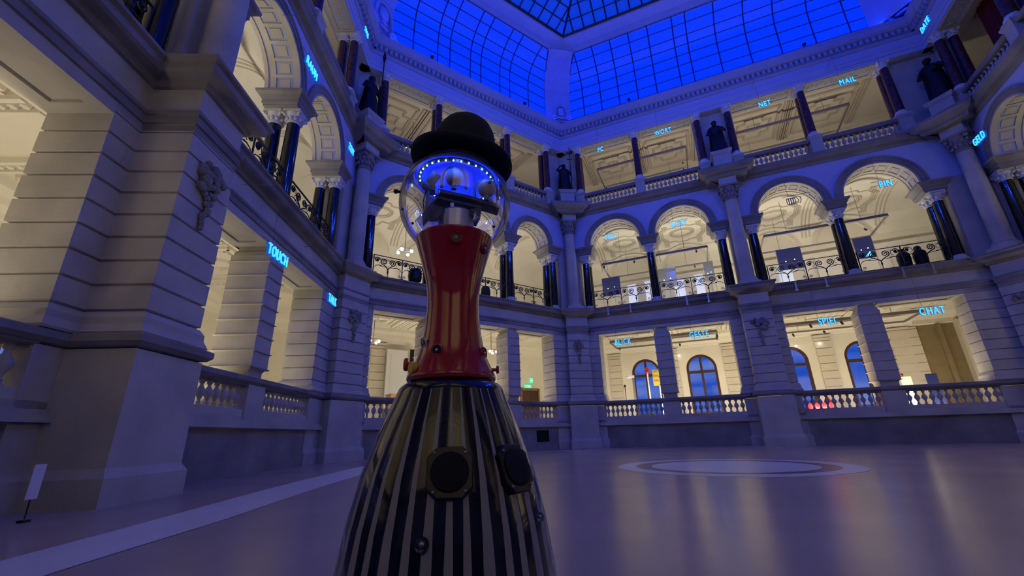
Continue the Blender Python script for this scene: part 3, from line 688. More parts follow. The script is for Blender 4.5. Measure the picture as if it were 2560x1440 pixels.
# ------------------------------------------------------------ wrought iron railings on the first floor
def spiral(c, r, turns, a0, sgn=1, n=26, squeeze=1):
    return [(c[0] + r * (1 - i / n * .86) * cos(a0 + sgn * 2 * pi * turns * i / n), 0, c[1] + r * (1 - i / n * .86) * sin(a0 + sgn * 2 * pi * turns * i / n)) for i in range(n + 1)]
def scroll_panel(w_):
    """one scroll panel, centre at x = 0, height .92"""
    mb = MB(); h = w_ / 2; r = .019
    for s in (-1, 1):
        mb.tube([(s * x, y, z) for x, y, z in spiral((h * .27, .70), .135, 1.9, -pi * .55, 1)], r, 5)
        mb.tube([(s * x, y, z) for x, y, z in spiral((h * .76, .74), .105, 1.6, pi * .9, -1)], r, 5)
        mb.ball((s * h * .76, 0, .74), .045, 8, 6)
        mb.tube([(s * h * .27, 0, .565), (s * h * .12, 0, .50), (0, 0, .42)], r, 5)
        mb.tube([(s * h * .1, 0, .49), (s * h * .35, 0, .50), (s * h * .62, 0, .54), (s * h * .85, 0, .50), (s * h * .95, 0, .40)], [.008, .012, .016, .012, .008], 5)
        mb.ball((s * h * .5, 0, .525), .022, 6, 5, (2.2, 1, 1))
        mb.tube([(s * h * .56, 0, .80), (s * h * .5, 0, .66), (s * h * .62, 0, .60)], .01, 5)
        mb.tube([(s * x, y, z) for x, y, z in spiral((h * .82, .22), .06, 1.4, 0, 1, 16)], .010, 5)
        mb.ball((s * h * .45, 0, .105), .022, 6, 5, (2.2, 1, 1))
        mb.tube([(s * (h * .82 + .06), 0, .22), (s * h * .93, 0, .16), (s * h * .80, 0, .105)], .010, 5)
    mb.tube([(-h * .99, 0, .105), (h * .99, 0, .105)], .010, 5)
    mb.tube([(0, 0, .0), (0, 0, .46)], .012, 5); mb.ball((0, 0, .32), .032, 8, 6, (1, 1, 2.0)); mb.ball((0, 0, .42), .028, 8, 6)
    return mb
_pan = {}
def railing(W_, a, b_, lab):
    t = empty('iron_railing', lab, 'railing', 'scrolled iron railings of the first floor'); put(t, W_, (a + b_) / 2, .10, 6.12)
    hw = (b_ - a) / 2
    mb = MB(); mb.box(-hw, hw, -.022, .022, .90, .925); mb.build('top_rail', 'iron', t)
    mb = MB(); mb.box(-hw, hw, -.012, .012, .095, .115); mb.build('bottom_rail', 'iron', t)
    k = max(2, int(round((b_ - a) / 1.2))); pw = (b_ - a) / k
    key = round(pw, 2)
    if key not in _pan:
        o = scroll_panel(pw).build('scroll_panel', 'iron', smooth=True); _pan[key] = o.data; bpy.data.objects.remove(o)
    for i in range(k):
        o = bpy.data.objects.new('scroll_panel', _pan[key]); COL.objects.link(o); o.parent = t; o.location = (-hw + (i + .5) * pw, 0, 0)
    for i in range(k + 1):
        mb = MB(); x = -hw + i * pw; mb.box(x - .016, x + .016, -.016, .016, 0, .93); mb.ball((x, 0, .14), .035, 6, 5); mb.build('post', 'iron', t)
    return t
for W_ in (L, A, R, D):
    for i, (a, b_) in enumerate(W_.ops):
        railing(W_, a - .12, b_ + .12, 'black scrolled iron railing across %s on the %s' % (DM[W_.key][i], SH[W_.key]))
        if W_.key == 'R':
            for du in (.62, 1.62) if i % 2 == 0 else (.9, 1.75):
                t = empty('light_bracket', 'short pale lamp bracket under the first floor ledge, %s one below %s' % ('left' if du < 1 else 'right', DM['R'][i]), 'bracket', 'lamp brackets under the ledge'); put(t, W_, a + du, -.36, 5.72)
                mb = MB(); mb.box(-.028, .028, -.02, .02, 0, .33); mb.box(-.05, .05, -.03, .03, -.03, .03); mb.build('arm', 'alu', t)

# ------------------------------------------------------------ cove glazing and roof
COVE = [(0, 17.0), (0, 17.28), (.0, 17.86), (.01, 18.55), (.05, 19.15), (.22, 19.60), (.5, 19.93), (.95, 20.24), (1.42, 20.42)]
BARS = {'R': [-3.93, -2.95, -1.98, -1.01, -.05, 1.15, 1.78, 3.08, 4.37, 5.62, 6.97, 8.28]}
BARS['A'] = [-3.0, -1.78, -1.14, 0.0, .61, 1.76, 2.39, 3.62]
TH = radians(29)
GE = {'L': (0.9, 1.0), 'A': (.75, .95), 'R': (.68, 1.38), 'D': (1.38, .9), 'F': (.9, .9)}
BARS['L'] = [-.4 - x for x in BARS['R']]
PILD = {}
for wi, W_ in enumerate(WALLS):
    e0, e1 = W_.u0 + GE[W_.key][0], W_.u1 - GE[W_.key][1]
    bars = BARS.get(W_.key) or [e0 + 1.2 * (k + 1) for k in range(int((e1 - e0) / 1.2))]
    bars = sorted(x for x in bars if e0 + .2 < x < e1 - .2)
    us = [e0] + bars + [e1]; N = len(us)
    prof = []
    for i in range(len(COVE) - 1):
        (s0, z0), (s1, z1) = COVE[i], COVE[i + 1]
        for q in range(2): prof.append((s0 + (s1 - s0) * q / 2, z0 + (z1 - z0) * q / 2))
    prof.append(COVE[-1])
    def pos(u, s): return min(max(u, e0 + s * tan(W_.t0)), e1 - s * tan(W_.t1))
    mb = MB(); vs = [(pos(u, s), -s, z) for (s, z) in prof for u in us]
    mb.add(vs, [(j * N + i, j * N + i + 1, (j + 1) * N + i + 1, (j + 1) * N + i) for j in range(len(prof) - 1) for i in range(N - 1)])
    g = mb.build('window_%d' % (wi + 1), 'blueglass', smooth=True, auto=80); put(g, W_); struct(g)
    mb = MB()
    for i, u in enumerate(us): mb.tube([(pos(u, s), -s - .015, z - .01) for s, z in prof], .028 if 0 < i < N - 1 else .04, 4)
    for (s, z) in COVE[1:]: mb.tube([(pos(e0, s), -s - .012, z), (pos(e1, s), -s - .012, z)], .025, 4)
    mb.build('glazing_bars', 'bar', g)
# corner ribs of the cove
mb = MB()
for ck, W_ in SEQ:
    C_ = CF[ck]; prv = WALLS[(WALLS.index(W_) - 1) % 5]
    g1 = GE[prv.key][1] + .02; g2 = GE[W_.key][0] + .02; th = C_.half
    rows = []
    for (s, z) in COVE:
        # face polyline of the rib at inset s
        cs = s / cos(th)
        pts = [(-g1 * cos(th) , -cs + (-g1 * sin(th))), (-g1 * cos(th), -cs - g1 * sin(th) - .07), (0, -cs - .12 - .0), (g2 * cos(th), -cs - g2 * sin(th) - .07), (g2 * cos(th), -cs - g2 * sin(th))]
        pts[2] = (0, min(pts[1][1], pts[3][1]) + .05)
        rows.append([wpt(C_, x, y, z) for x, y in pts])
    vs = [p for r_ in rows for p in r_]
    mb.add(vs, [(j * 5 + i, j * 5 + i + 1, (j + 1) * 5 + i + 1, (j + 1) * 5 + i) for j in range(len(COVE) - 1) for i in range(4)])
struct(mb.build('trim_11', 'topstucco'))
for k in 'ABC':     # cartouches at the foot of the ribs
    mb = MB(); s = 1.0 if k == 'B' else 1.5
    for i in range(30):
        a = pi * i / 29; mb.ball((.30 * s * cos(a), -.1, .55 * s + .45 * s * sin(a)), .06 * s, 6, 5)
    for sx in (-1, 1):
        mb.tube([(sx * x, -.12, z) for x, y, z in spiral((.38 * s, .12), .16 * s, 1.3, 0, 1)], .045 * s, 6)
        mb.tube([(sx * .30 * s, -.1, .55 * s), (sx * .36 * s, -.12, .3), (sx * .22 * s, -.12, .05)], .05 * s, 6)
    mb.ball((0, -.1, .6 * s), .2 * s, 12, 8, (.9, .5, 1.2)); mb.ball((0, -.16, .35), .12, 8, 6, (1.4, .6, .7)); mb.ball((0, -.16, 0.1), .1, 8, 6, (2.4, .6, .7))
    o = mb.build('trim_cartouche', 'topstucco', smooth=True, auto=60); put(o, CF[k], 0, -.50, 17.05); struct(o)
# flat ring between cove and roof
mb = MB(); sweep(mb, HEX, [(1.36, 20.36), (1.40, 20.50), (1.52, 20.58), (1.58, 20.80), (1.72, 20.90), (1.95, 21.05), (2.0, 21.2), (2.0, 21.6)]); sweep(mb, HEX, [(-.9, 15.4), (-.9, 20.4), (1.36, 20.42)])
struct(mb.build('ceiling', 'topstucco'))
# glazed pyramid
apex = Vector((Q.x + 1.2, Q.y - .6, 25.4)); PH = []
def inset(path, p, z):
    b = MB(); sweep(b, path, [(p, z), (p, z + .01)]); return [Vector(b.v[i * 2]) for i in range(len(path))]
base = inset(HEX, 1.98, 21.22)
for i in range(len(base)):
    a_, b_ = base[i], base[(i + 1) % len(base)]
    mb = MB(); mb.add([a_, b_, apex], [(0, 1, 2)]); g = mb.build('window_%d' % (i + 11), 'roofglass'); struct(g)
    bb = MB(); e = (b_ - a_); ln = e.length; e.normalize(); mid = (a_ + b_) / 2
    tp = apex - a_; tproj = tp.dot(e); nrm = e.cross(tp).normalized()
    up = (tp - e * tproj); hgt = up.length; up.normalize()
    off = -nrm * .05 if nrm.z > 0 else nrm * .05
    st = .62; n = int(ln / st)
    for k in range(1, n + 1):
        x = k * ln / (n + 1); hmax = hgt * (x / tproj if x < tproj else (ln - x) / (ln - tproj))
        bb.tube([a_ + e * x + off, a_ + e * x + up * hmax + off], .036, 4)
    m_ = int(hgt / st)
    for k in range(0, m_):
        h_ = (k) * st + .02; f0 = h_ / hgt
        bb.tube([a_ + up * h_ + e * (tproj * f0) + off, a_ + up * h_ + e * (ln - (ln - tproj) * f0) + off], .08 if k == 0 else (.055 if k % 3 == 0 else .034), 4)
    bb.tube([a_ + off, apex + off], .05, 4)
    bb.build('glazing_bars', 'dkbar', g)

# ------------------------------------------------------------ galleries
GV = 4.0
def ringmesh(name, prof, m): b = MB(); sweep(b, HEX, prof); return struct(b.build(name, m))
ringmesh('floor_gallery_ground', [(-.3, .9), (-GV - 1.2, .9)], 'gfloor')
ringmesh('ceiling_gallery_ground', [(-T, 5.28), (-GV, 5.28)], 'gplaster')
ringmesh('trim_12', [(-GV + .0, 4.62), (-GV + .05, 4.64), (-GV + .08, 4.74), (-GV + .2, 4.84), (-GV + .24, 4.96), (-GV + .38, 5.08), (-GV + .44, 5.28)], 'gplaster')
ringmesh('trim_13', [(-T - .42, 5.28), (-T - .34, 5.10), (-T - .18, 5.0), (-T, 4.92)], 'gplaster')
ringmesh('floor_gallery_first', [(-.3, 6.09), (-5.3, 6.09)], 'gfloor')
ringmesh('floor_gallery_second', [(-.3, 11.62), (-5.3, 11.62)], 'gfloor')
ringmesh('ceiling_gallery_second', [(-T + .02, 15.75), (-5.3, 15.75)], 'gplaster')
ringmesh('trim_14', [(-T - .5, 15.75), (-T - .4, 15.6), (-T - .15, 15.5), (-T, 15.42)], 'gplaster')
ringmesh('wall_gallery_second', [(-5.2, 11.6), (-5.2, 15.75)], 'gplaster')
ringmesh('trim_15', [(-5.2, 15.0), (-5.05, 15.1), (-5.0, 15.3), (-4.7, 15.5), (-4.6, 15.75)], 'gplaster')
ringmesh('wall_gallery_first', [(-5.2, 6.08), (-5.2, 9.6)], 'gplaster')

WIN = {'R': [-2.85, -.16, 3.70, 6.46], 'L': [-.25 + 2.85, -.25 + .16, -.25 - 3.7, -.25 - 6.46]}
wn = [20]
for W_ in WALLS:
    wins = WIN.get(W_.key, [])
    mb = MB(); holes = [(c - .70, c + .70, 1.35, 3.52, .70) for c in wins]
    holewall(mb, W_.u0 - GV * tan(W_.t0), W_.u1 + GV * tan(W_.t1), .88, 5.3, GV, GV + .35, holes)
    # rusticated pilasters on the back wall
    o = mb.build('wall_%s_gallery_back' % W_.name, 'gplaster'); put(o, W_); struct(o)
    mb = MB(); L_ = []
    if wins:
        srt = sorted(wins); L_ = [(srt[0] - 1.55), (srt[0] + srt[1]) / 2, srt[1] + 1.35, srt[2] - 1.35, (srt[2] + srt[3]) / 2, srt[3] + 1.4]
    elif W_.key == 'A': L_ = [-4.3, -2.25, 1.6]
    for c in L_:
        h = .32
        sweep(mb, outline([(c - h, GV - .07), (c + h, GV - .07), (c + h, GV + .1), (c - h, GV + .1)]), [(.03, .9), (.03, 1.6)] + rprof(1.62, 4.5, .34) + [(.03, 4.52), (.05, 4.6)], cap=True)
    if L_: o = mb.build('trim_%s_pilasters' % W_.name, 'gstone'); put(o, W_); struct(o)
    for c in wins:
        wn[0] += 1
        fr = bpy.data.objects.new('window_%d' % wn[0], None); COL.objects.link(fr); put(fr, W_, c, GV + .15, 0); struct(fr)
        mb = MB(); hw = .70; n = 20
        outer = [(-hw, 1.35)] + [(hw * cos(pi - pi * i / n), 3.52 + hw * sin(pi - pi * i / n)) for i in range(n + 1)] + [(hw, 1.35)]
        hi = hw - .11
        inner = [(-hi, 1.46)] + [(hi * cos(pi - pi * i / n), 3.52 + hi * sin(pi - pi * i / n)) for i in range(n + 1)] + [(hi, 1.46)]
        K = len(outer)
        for y in (-.09, .05): mb.add([(x, y, z) for x, z in outer] + [(x, y, z) for x, z in inner], [(i, (i + 1) % K, K + (i + 1) % K, K + i) for i in range(K)])
        mb.add([(x, -.09, z) for x, z in inner] + [(x, .05, z) for x, z in inner], [(i, (i + 1) % K, K + (i + 1) % K, K + i) for i in range(K)])
        mb.box(-hi, hi, -.08, .04, 3.30, 3.43); mb.box(-.055, .055, -.085, .045, 1.4, 4.15)
        mb.build('window_frame', 'wood', fr)
        mb = MB(); mb.add([(x, 0, z) for x, z in inner], [tuple(range(K))]); mb.build('pane', 'pane', fr)
    # ground gallery ceiling: coffers, beams with guilloche, rosettes
    mb = MB(); zc = 5.28
    def strip(x0, y0, x1, y1, w_=.035, hgt=.05, z=None):
        z = z or zc; w_ *= 1.35; hgt *= 1.9
        d = Vector((x1 - x0, y1 - y0)); n_ = Vector((-d.y, d.x)).normalized() * w_
        mb.add([(x0 + n_.x, y0 + n_.y, z - hgt), (x1 + n_.x, y1 + n_.y, z - hgt), (x1 - n_.x, y1 - n_.y, z - hgt), (x0 - n_.x, y0 - n_.y, z - hgt),
                (x0 + n_.x * 1.6, y0 + n_.y * 1.6, z), (x1 + n_.x * 1.6, y1 + n_.y * 1.6, z), (x1 - n_.x * 1.6, y1 - n_.y * 1.6, z), (x0 - n_.x * 1.6, y0 - n_.y * 1.6, z)],
               [(0, 1, 2, 3), (0, 1, 5, 4), (2, 3, 7, 6), (1, 2, 6, 5), (3, 0, 4, 7)])
    def rect(x0, x1, y0, y1, **k):
        strip(x0, y0, x1, y0, **k); strip(x1, y0, x1, y1, **k); strip(x1, y1, x0, y1, **k); strip(x0, y1, x0, y0, **k)
    edges = [o_[0] for o_ in W_.ops]
    mids = [(a + b_) / 2 for a, b_ in W_.ops]
    for (a, b_) in W_.ops:
        m0, m1 = a - .05, b_ + .05
        rect(m0 + .15, m1 - .15, T + .6, GV - .65, w_=.05, hgt=.06)
        rect(m0 + .38, m1 - .38, T + .85, GV - .9, w_=.025, hgt=.04)
        cx = (m0 + m1) / 2; cy = (T + GV) / 2 - .05
        for k in range(8): strip(cx + .38 * cos(k * pi / 4 + pi / 8), cy + .38 * sin(k * pi / 4 + pi / 8), cx + .38 * cos((k + 1) * pi / 4 + pi / 8), cy + .38 * sin((k + 1) * pi / 4 + pi / 8), w_=.03)
        # narrow guilloche field each side
        for xx in (m0 - .18, m1 + .18):
            strip(xx - .13, T + .5, xx - .13, GV - .5, w_=.03); strip(xx + .13, T + .5, xx + .13, GV - .5, w_=.03)
            yy = T + .62
            while yy < GV - .6: mb.ball((xx, yy, zc - .01), .09, 6, 4, (1, .8, 1.1)); yy += .17
    o = mb.build('trim_%s_coffers' % W_.name, 'gplaster'); put(o, W_); struct(o)
    # second floor ceiling stucco
    mb = MB(); zc = 15.75
    for (a, b_) in W_.ops:
        cx = (a + b_) / 2
        rect(a + .1, b_ - .1, 1.6, 4.3, w_=.04, hgt=.05, z=zc)
        pts = []
        for (px_, py_) in ((-.75, 0), (-.75, .5), (-.4, .5), (-.4, .85), (.4, .85), (.4, .5), (.75, .5), (.75, 0), (.75, -.5), (.4, -.5), (.4, -.85), (-.4, -.85), (-.4, -.5), (-.75, -.5)): pts.append((cx + px_, 2.95 + py_))
        for i in range(len(pts)): strip(*pts[i - 1], *pts[i], w_=.03, hgt=.045, z=zc)
        rect(cx - .25, cx + .25, 2.7, 3.2, w_=.03, hgt=.04, z=zc)
        for xx in (a - .25, b_ + .25):
            for dy in (-.12, 0, .12): strip(xx + dy, 1.4, xx + dy, 5.0, w_=.03, hgt=.05, z=zc)
    # carved lintel soffits of the second floor
    for (a, b_) in W_.ops:
        a2, b2 = a - .05, b_ + .05
        for (x0, x1, y0, y1) in ((a2, b2, .05, .12), (a2, b2, .66, .73), (a2, a2 + .07, .12, .66), (b2 - .07, b2, .12, .66)): mb.box(x0, x1, y0, y1, 15.31, 15.361)
        n_ = int((b2 - a2 - .2) / .16)
        for i in range(n_): mb.ball((a2 + .18 + i * (b2 - a2 - .36) / max(1, n_ - 1), .39 + .05 * (-1) ** i, 15.36), .085, 7, 5, (.8, 1.3, .5))
    o = mb.build('trim_%s_stucco' % W_.name, 'gstone'); put(o, W_); struct(o)
    # first floor vault: height field, the higher of a long barrel and the cross vaults
    if W_.key in FULL:
        nv = 34; du = .09; u0, u1 = W_.u0 - 5.2 * tan(W_.t0), W_.u1 + 5.2 * tan(W_.t1); nu = int((u1 - u0) / du)
        rr = [((a + b_) / 2, (b_ - a) / 2 + .10) for a, b_ in W_.ops]
        def zvault(u, v):
            t = (v - 3.035) / 2.165; z = 9.38 + (1.50 * max(0, 1 - abs(t) ** 2.3) ** (1 / 2.3) if abs(t) < 1 else 0)
            for c, r_ in rr:
                if abs(u - c) < r_: z = max(z, 9.42 + min(1.28, r_) / r_ * sqrt(r_ * r_ - (u - c) ** 2))
            return z
        mb = MB(); vs = [(u0 + (u1 - u0) * i / nu, T + (5.2 - T) * j / nv, zvault(u0 + (u1 - u0) * i / nu, T + (5.2 - T) * j / nv)) for i in range(nu + 1) for j in range(nv + 1)]
        # keep within the wedge of this wall
        fs = []
        for i in range(nu):
            for j in range(nv):
                u = u0 + (u1 - u0) * (i + .5) / nu; v = T + (5.2 - T) * (j + .5) / nv
                if W_.u0 - v * tan(W_.t0) - .1 <= u <= W_.u1 + v * tan(W_.t1) + .1: fs.append((i * (nv + 1) + j, (i + 1) * (nv + 1) + j, (i + 1) * (nv + 1) + j + 1, i * (nv + 1) + j + 1))
        mb.add(vs, fs); o = mb.build('ceiling_%s_vault' % W_.name, 'gplaster', smooth=True, auto=50); put(o, W_); struct(o)
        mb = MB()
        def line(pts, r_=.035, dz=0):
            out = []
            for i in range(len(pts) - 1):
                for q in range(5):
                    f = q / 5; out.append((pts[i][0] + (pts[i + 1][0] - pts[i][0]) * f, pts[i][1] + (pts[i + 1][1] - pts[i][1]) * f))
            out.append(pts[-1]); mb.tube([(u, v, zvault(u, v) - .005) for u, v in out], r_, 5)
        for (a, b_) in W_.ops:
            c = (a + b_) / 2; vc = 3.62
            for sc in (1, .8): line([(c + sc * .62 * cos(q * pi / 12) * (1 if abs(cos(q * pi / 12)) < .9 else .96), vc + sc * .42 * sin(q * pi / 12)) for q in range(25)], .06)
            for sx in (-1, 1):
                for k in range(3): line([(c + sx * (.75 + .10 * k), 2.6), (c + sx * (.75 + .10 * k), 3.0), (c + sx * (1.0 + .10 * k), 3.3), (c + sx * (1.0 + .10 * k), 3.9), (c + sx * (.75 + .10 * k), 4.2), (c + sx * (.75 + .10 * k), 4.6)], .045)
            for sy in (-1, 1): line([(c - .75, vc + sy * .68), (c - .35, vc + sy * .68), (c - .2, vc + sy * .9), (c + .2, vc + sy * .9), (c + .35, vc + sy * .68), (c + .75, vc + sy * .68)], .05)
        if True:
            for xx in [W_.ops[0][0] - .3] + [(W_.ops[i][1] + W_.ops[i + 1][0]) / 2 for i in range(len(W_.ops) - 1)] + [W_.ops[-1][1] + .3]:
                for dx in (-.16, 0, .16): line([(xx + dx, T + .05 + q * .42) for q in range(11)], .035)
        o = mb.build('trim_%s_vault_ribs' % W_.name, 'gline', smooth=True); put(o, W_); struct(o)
        # back wall relief of the first floor: blind arches and cornice
        mb = MB(); mb.box(W_.u0 - 2, W_.u1 + 2, 5.02, 5.2, 8.75, 8.85); mb.box(W_.u0 - 2, W_.u1 + 2, 4.96, 5.2, 8.85, 8.93)
        for (a, b_) in W_.ops:
            c = (a + b_) / 2
            mb.tube([(c + 1.1 * cos(q * pi / 16), 5.17, 9.4 + 1.1 * sin(q * pi / 16)) for q in range(17)], .05, 5)
            mb.box(c - 1.45, c - 1.1, 5.06, 5.2, 6.1, 8.75); mb.box(c + 1.1, c + 1.45, 5.06, 5.2, 6.1, 8.75)
        o = mb.build('trim_%s_back_relief' % W_.name, 'gplaster', smooth=False); put(o, W_); struct(o)
    else:
        ringed = MB(); ringed.box(W_.u0 - 2, W_.u1 + 2, T, 5.2, 10.75, 10.8); o = ringed.build('ceiling_%s_first' % W_.name, 'gplaster'); put(o, W_); struct(o)
    # top of first-floor lunette backing so no gap shows above the vault springing
    mb = MB(); mb.box(W_.u0 - 2.5, W_.u1 + 2.5, 5.18, 5.28, 9.3, 11.3); o = mb.build('wall_%s_lunette' % W_.name, 'gplaster'); put(o, W_); struct(o)

# gallery fill: added unseen area strips throwing light up and back
def strip_light(W_, u, v, z, ln, power, tilt, color=WARM, wd=.25):
    ld = bpy.data.lights.new('unseen_strip', 'AREA'); ld.shape = 'RECTANGLE'; ld.size = ln; ld.size_y = wd; ld.energy = power; ld.color = color
    o = bpy.data.objects.new('unseen_strip', ld); COL.objects.link(o)
    # local frame: x along wall, light's -Z points up and outwards
    d = (W_.out * sin(tilt) + Vector((0, 0, 1)) * cos(tilt)).normalized()
    x = W_.dir; zax = -d; y = zax.cross(x).normalized()
    o.matrix_world = Matrix(((x.x, y.x, zax.x, 0), (x.y, y.y, zax.y, 0), (x.z, y.z, zax.z, 0), (0, 0, 0, 1)))
    o.location = wpt(W_, u, v, z); return o
for W_ in WALLS:
    ln = W_.ops[-1][1] - W_.ops[0][0]; uc = (W_.ops[-1][1] + W_.ops[0][0]) / 2; k = ln / 13.0
    kd = {'D': .30, 'F': .85, 'L': .65, 'A': .85}.get(W_.key, 1.0)
    strip_light(W_, uc, 1.15, 1.25, ln + 1.5, GL_E * k * (kd if W_.key != 'D' else .9), radians(32))
    strip_light(W_, uc, 2.3, 6.35, ln + 1.5, GL_1 * k * kd, radians(6), (1.0, .90, .72))
    strip_light(W_, uc, 1.10, 12.0, ln + 1.5, GL_2 * k * (kd if W_.key != 'D' else .06), radians(25), (1.0, .85, .62))

# blue flood lights standing on the top cornice
def flood(W_, u, power, side, v=-.30, z=17.12, aim=None, color=(.02, .085, 1.0), spot=105):
    t = empty('floodlight', 'small floodlight standing on the top cornice of the %s, %s one' % (DESC[W_.key], side), 'floodlight', 'floodlights on the top cornice'); put(t, W_, u, v, z)
    mb = MB(); mb.box(-.07, .07, -.05, .05, 0.02, .12); mb.box(-.015, .015, -.015, .015, -.1, .04); mb.build('housing', 'black', t)
    ld = bpy.data.lights.new('flood_lamp', 'SPOT'); ld.energy = power; ld.color = color; ld.spot_size = radians(spot); ld.spot_blend = .8; ld.shadow_soft_size = .05
    o = bpy.data.objects.new('flood_lamp', ld); COL.objects.link(o)
    p = wpt(W_, u, v - .12, z + .07); o.location = p
    d = ((aim or Vector((Q.x, Q.y, 15.0))) - p).normalized(); o.rotation_euler = d.to_track_quat('-Z', 'Y').to_euler()
for W_ in WALLS:   # blue LED strips lying on the cornice, washing the cove upwards
    o = strip_light(W_, (W_.u0 + W_.u1) / 2, -.36, 16.98, W_.u1 - W_.u0 - 1.5, COVE_W * (W_.u1 - W_.u0) / 10, radians(-28), (.004, .04, 1.0), .08)
for W_ in WALLS:
    for f in (.25, .75): flood(W_, W_.u0 + (W_.u1 - W_.u0) * f, FLOOD * {'L': .5, 'A': .45, 'R': .8, 'D': .8, 'F': 1.3}[W_.key], 'left' if f < .5 else 'right')

# ------------------------------------------------------------ hanging light words
def sign(W_, u, z, txt, lab, v=-.85, size=.50, lit=True, wire=1.35):
    t = empty('light_sign', lab, 'sign', 'light words hanging in the openings'); put(t, W_, u, v, z)
    cu = bpy.data.curves.new('word', 'FONT'); cu.body = txt; cu.size = size; cu.align_x = 'CENTER'; cu.align_y = 'CENTER'; cu.extrude = .012; cu.space_character = 1.2; cu.offset = -.004 * 0
    tmp = bpy.data.objects.new('word', cu); COL.objects.link(tmp)
    dg = bpy.context.evaluated_depsgraph_get(); me = bpy.data.meshes.new_from_object(tmp.evaluated_get(dg)); bpy.data.objects.remove(tmp)
    me.materials.clear(); me.materials.append(M['neon'])
    o = bpy.data.objects.new('lettering', me); COL.objects.link(o); o.parent = t; o.rotation_euler = (pi / 2, 0, 0); o.scale = (.63, 1, 1)
    # deep blue glowing outline behind the letters
    cu = bpy.data.curves.new('word', 'FONT'); cu.body = txt; cu.size = size; cu.align_x = 'CENTER'; cu.align_y = 'CENTER'; cu.extrude = .02; cu.space_character = 1.2; cu.offset = .007
    tmp = bpy.data.objects.new('word', cu); COL.objects.link(tmp)
    dg = bpy.context.evaluated_depsgraph_get(); me = bpy.data.meshes.new_from_object(tmp.evaluated_get(dg)); bpy.data.objects.remove(tmp)
    me.materials.clear(); me.materials.append(M['neonside'])
    o = bpy.data.objects.new('letter_edge', me); COL.objects.link(o); o.parent = t; o.rotation_euler = (pi / 2, 0, 0); o.location = (0, .045, 0); o.scale = (.63, 1, 1)
    mb = MB(); hw = .11 * size / .36 * len(txt)
    mb.box(-hw - .1, hw * .9, .02, .032, size * .42, size * .42 + .014); mb.tube([(-hw * .5, .026, size * .42), (-hw * .5, .026, size * .42 + wire), (-hw * .5, -v + .02, size * .42 + wire)], .005, 4); mb.build('hanging_wire', 'track', t)
    return t
for (W_, u, z, txt, where) in [
    (L, -.28, 4.12, 'TOUCH', 'in front of the second narrow pier of the left wall'), (L, 2.69, 4.12, 'TALK', 'beside the corner pier left of the robot'),
    (L, -.18, 9.02, 'RAUM', 'below the upper balcony of the left wall'), (L, 2.77, 8.94, 'ZEIT', 'beside the tall corner column left of the robot'), (L, 2.90, 13.85, 'SMS', 'near the top cornice, upper left'),
    (R, -3.10, 4.29, 'BLICK', 'in the first ground floor opening of the right wall'), (R, -.06, 4.27, 'GESTE', 'in the second ground floor opening of the right wall'),
    (R, 4.31, 4.27, 'SPIEL', 'in the third ground floor opening of the right wall'), (R, 7.28, 4.25, 'CHAT', 'in the last ground floor opening of the right wall'),
    (R, -3.13, 9.32, 'BILD', 'in the first arch right of the robot'), (R, -.11, 9.30, 'WERT', 'in the second arch right of the robot'), (R, 7.26, 9.26, 'PIN', 'in the last arch of the right wall'),
    (R, -3.15, 14.22, 'PC', 'at the upper floor right of the corner statue'), (R, -.11, 14.25, 'WORT', 'at the upper floor left of the middle statue'),
    (R, 4.19, 14.22, 'NET', 'at the upper floor right of the middle statue'), (R, 7.22, 14.22, 'MAIL', 'at the upper floor near the right hand corner statue'),
    (D, 2.11, 9.63, 'GELD', 'at the arch on the right edge of the photo'), (D, 2.04, 14.84, 'DATE', 'at the top right corner of the hall')]:
    sign(W_, u, z, txt, 'cyan glowing word %s hanging %s' % (txt, where), size=.31 if W_ is L else .36)
# unlit outline of a fist
t = empty('light_sign', 'unlit grey outline of a fist hanging in the third arch of the right wall', 'sign'); put(t, R, 4.28, -.85, 9.30)
mb = MB(); r_ = .014
for i in range(4): mb.tube([(-.2 + i * .075 + x * .034, 0, .0 + z) for x, z in ((-1, -.08), (-1, .08), (-.6, .12), (.6, .12), (1, .08), (1, -.08), (.6, -.12), (-.6, -.12), (-1, -.08))], r_, 5)
mb.tube([(-.24, 0, .13), (.1, 0, .14), (.16, 0, .05), (.16, 0, -.1), (.05, 0, -.15), (-.2, 0, -.15)], r_, 5); mb.tube([(.2, 0, -.14), (.26, 0, 0), (.24, 0, .14)], r_, 5)
mb.build('outline', 'letteroff', t); mb = MB(); mb.box(-.35, .6, .02, .032, .24, .255); mb.tube([(-.15, .026, .24), (-.15, .026, 1.4)], .005, 4); mb.build('hanging_wire', 'track', t)

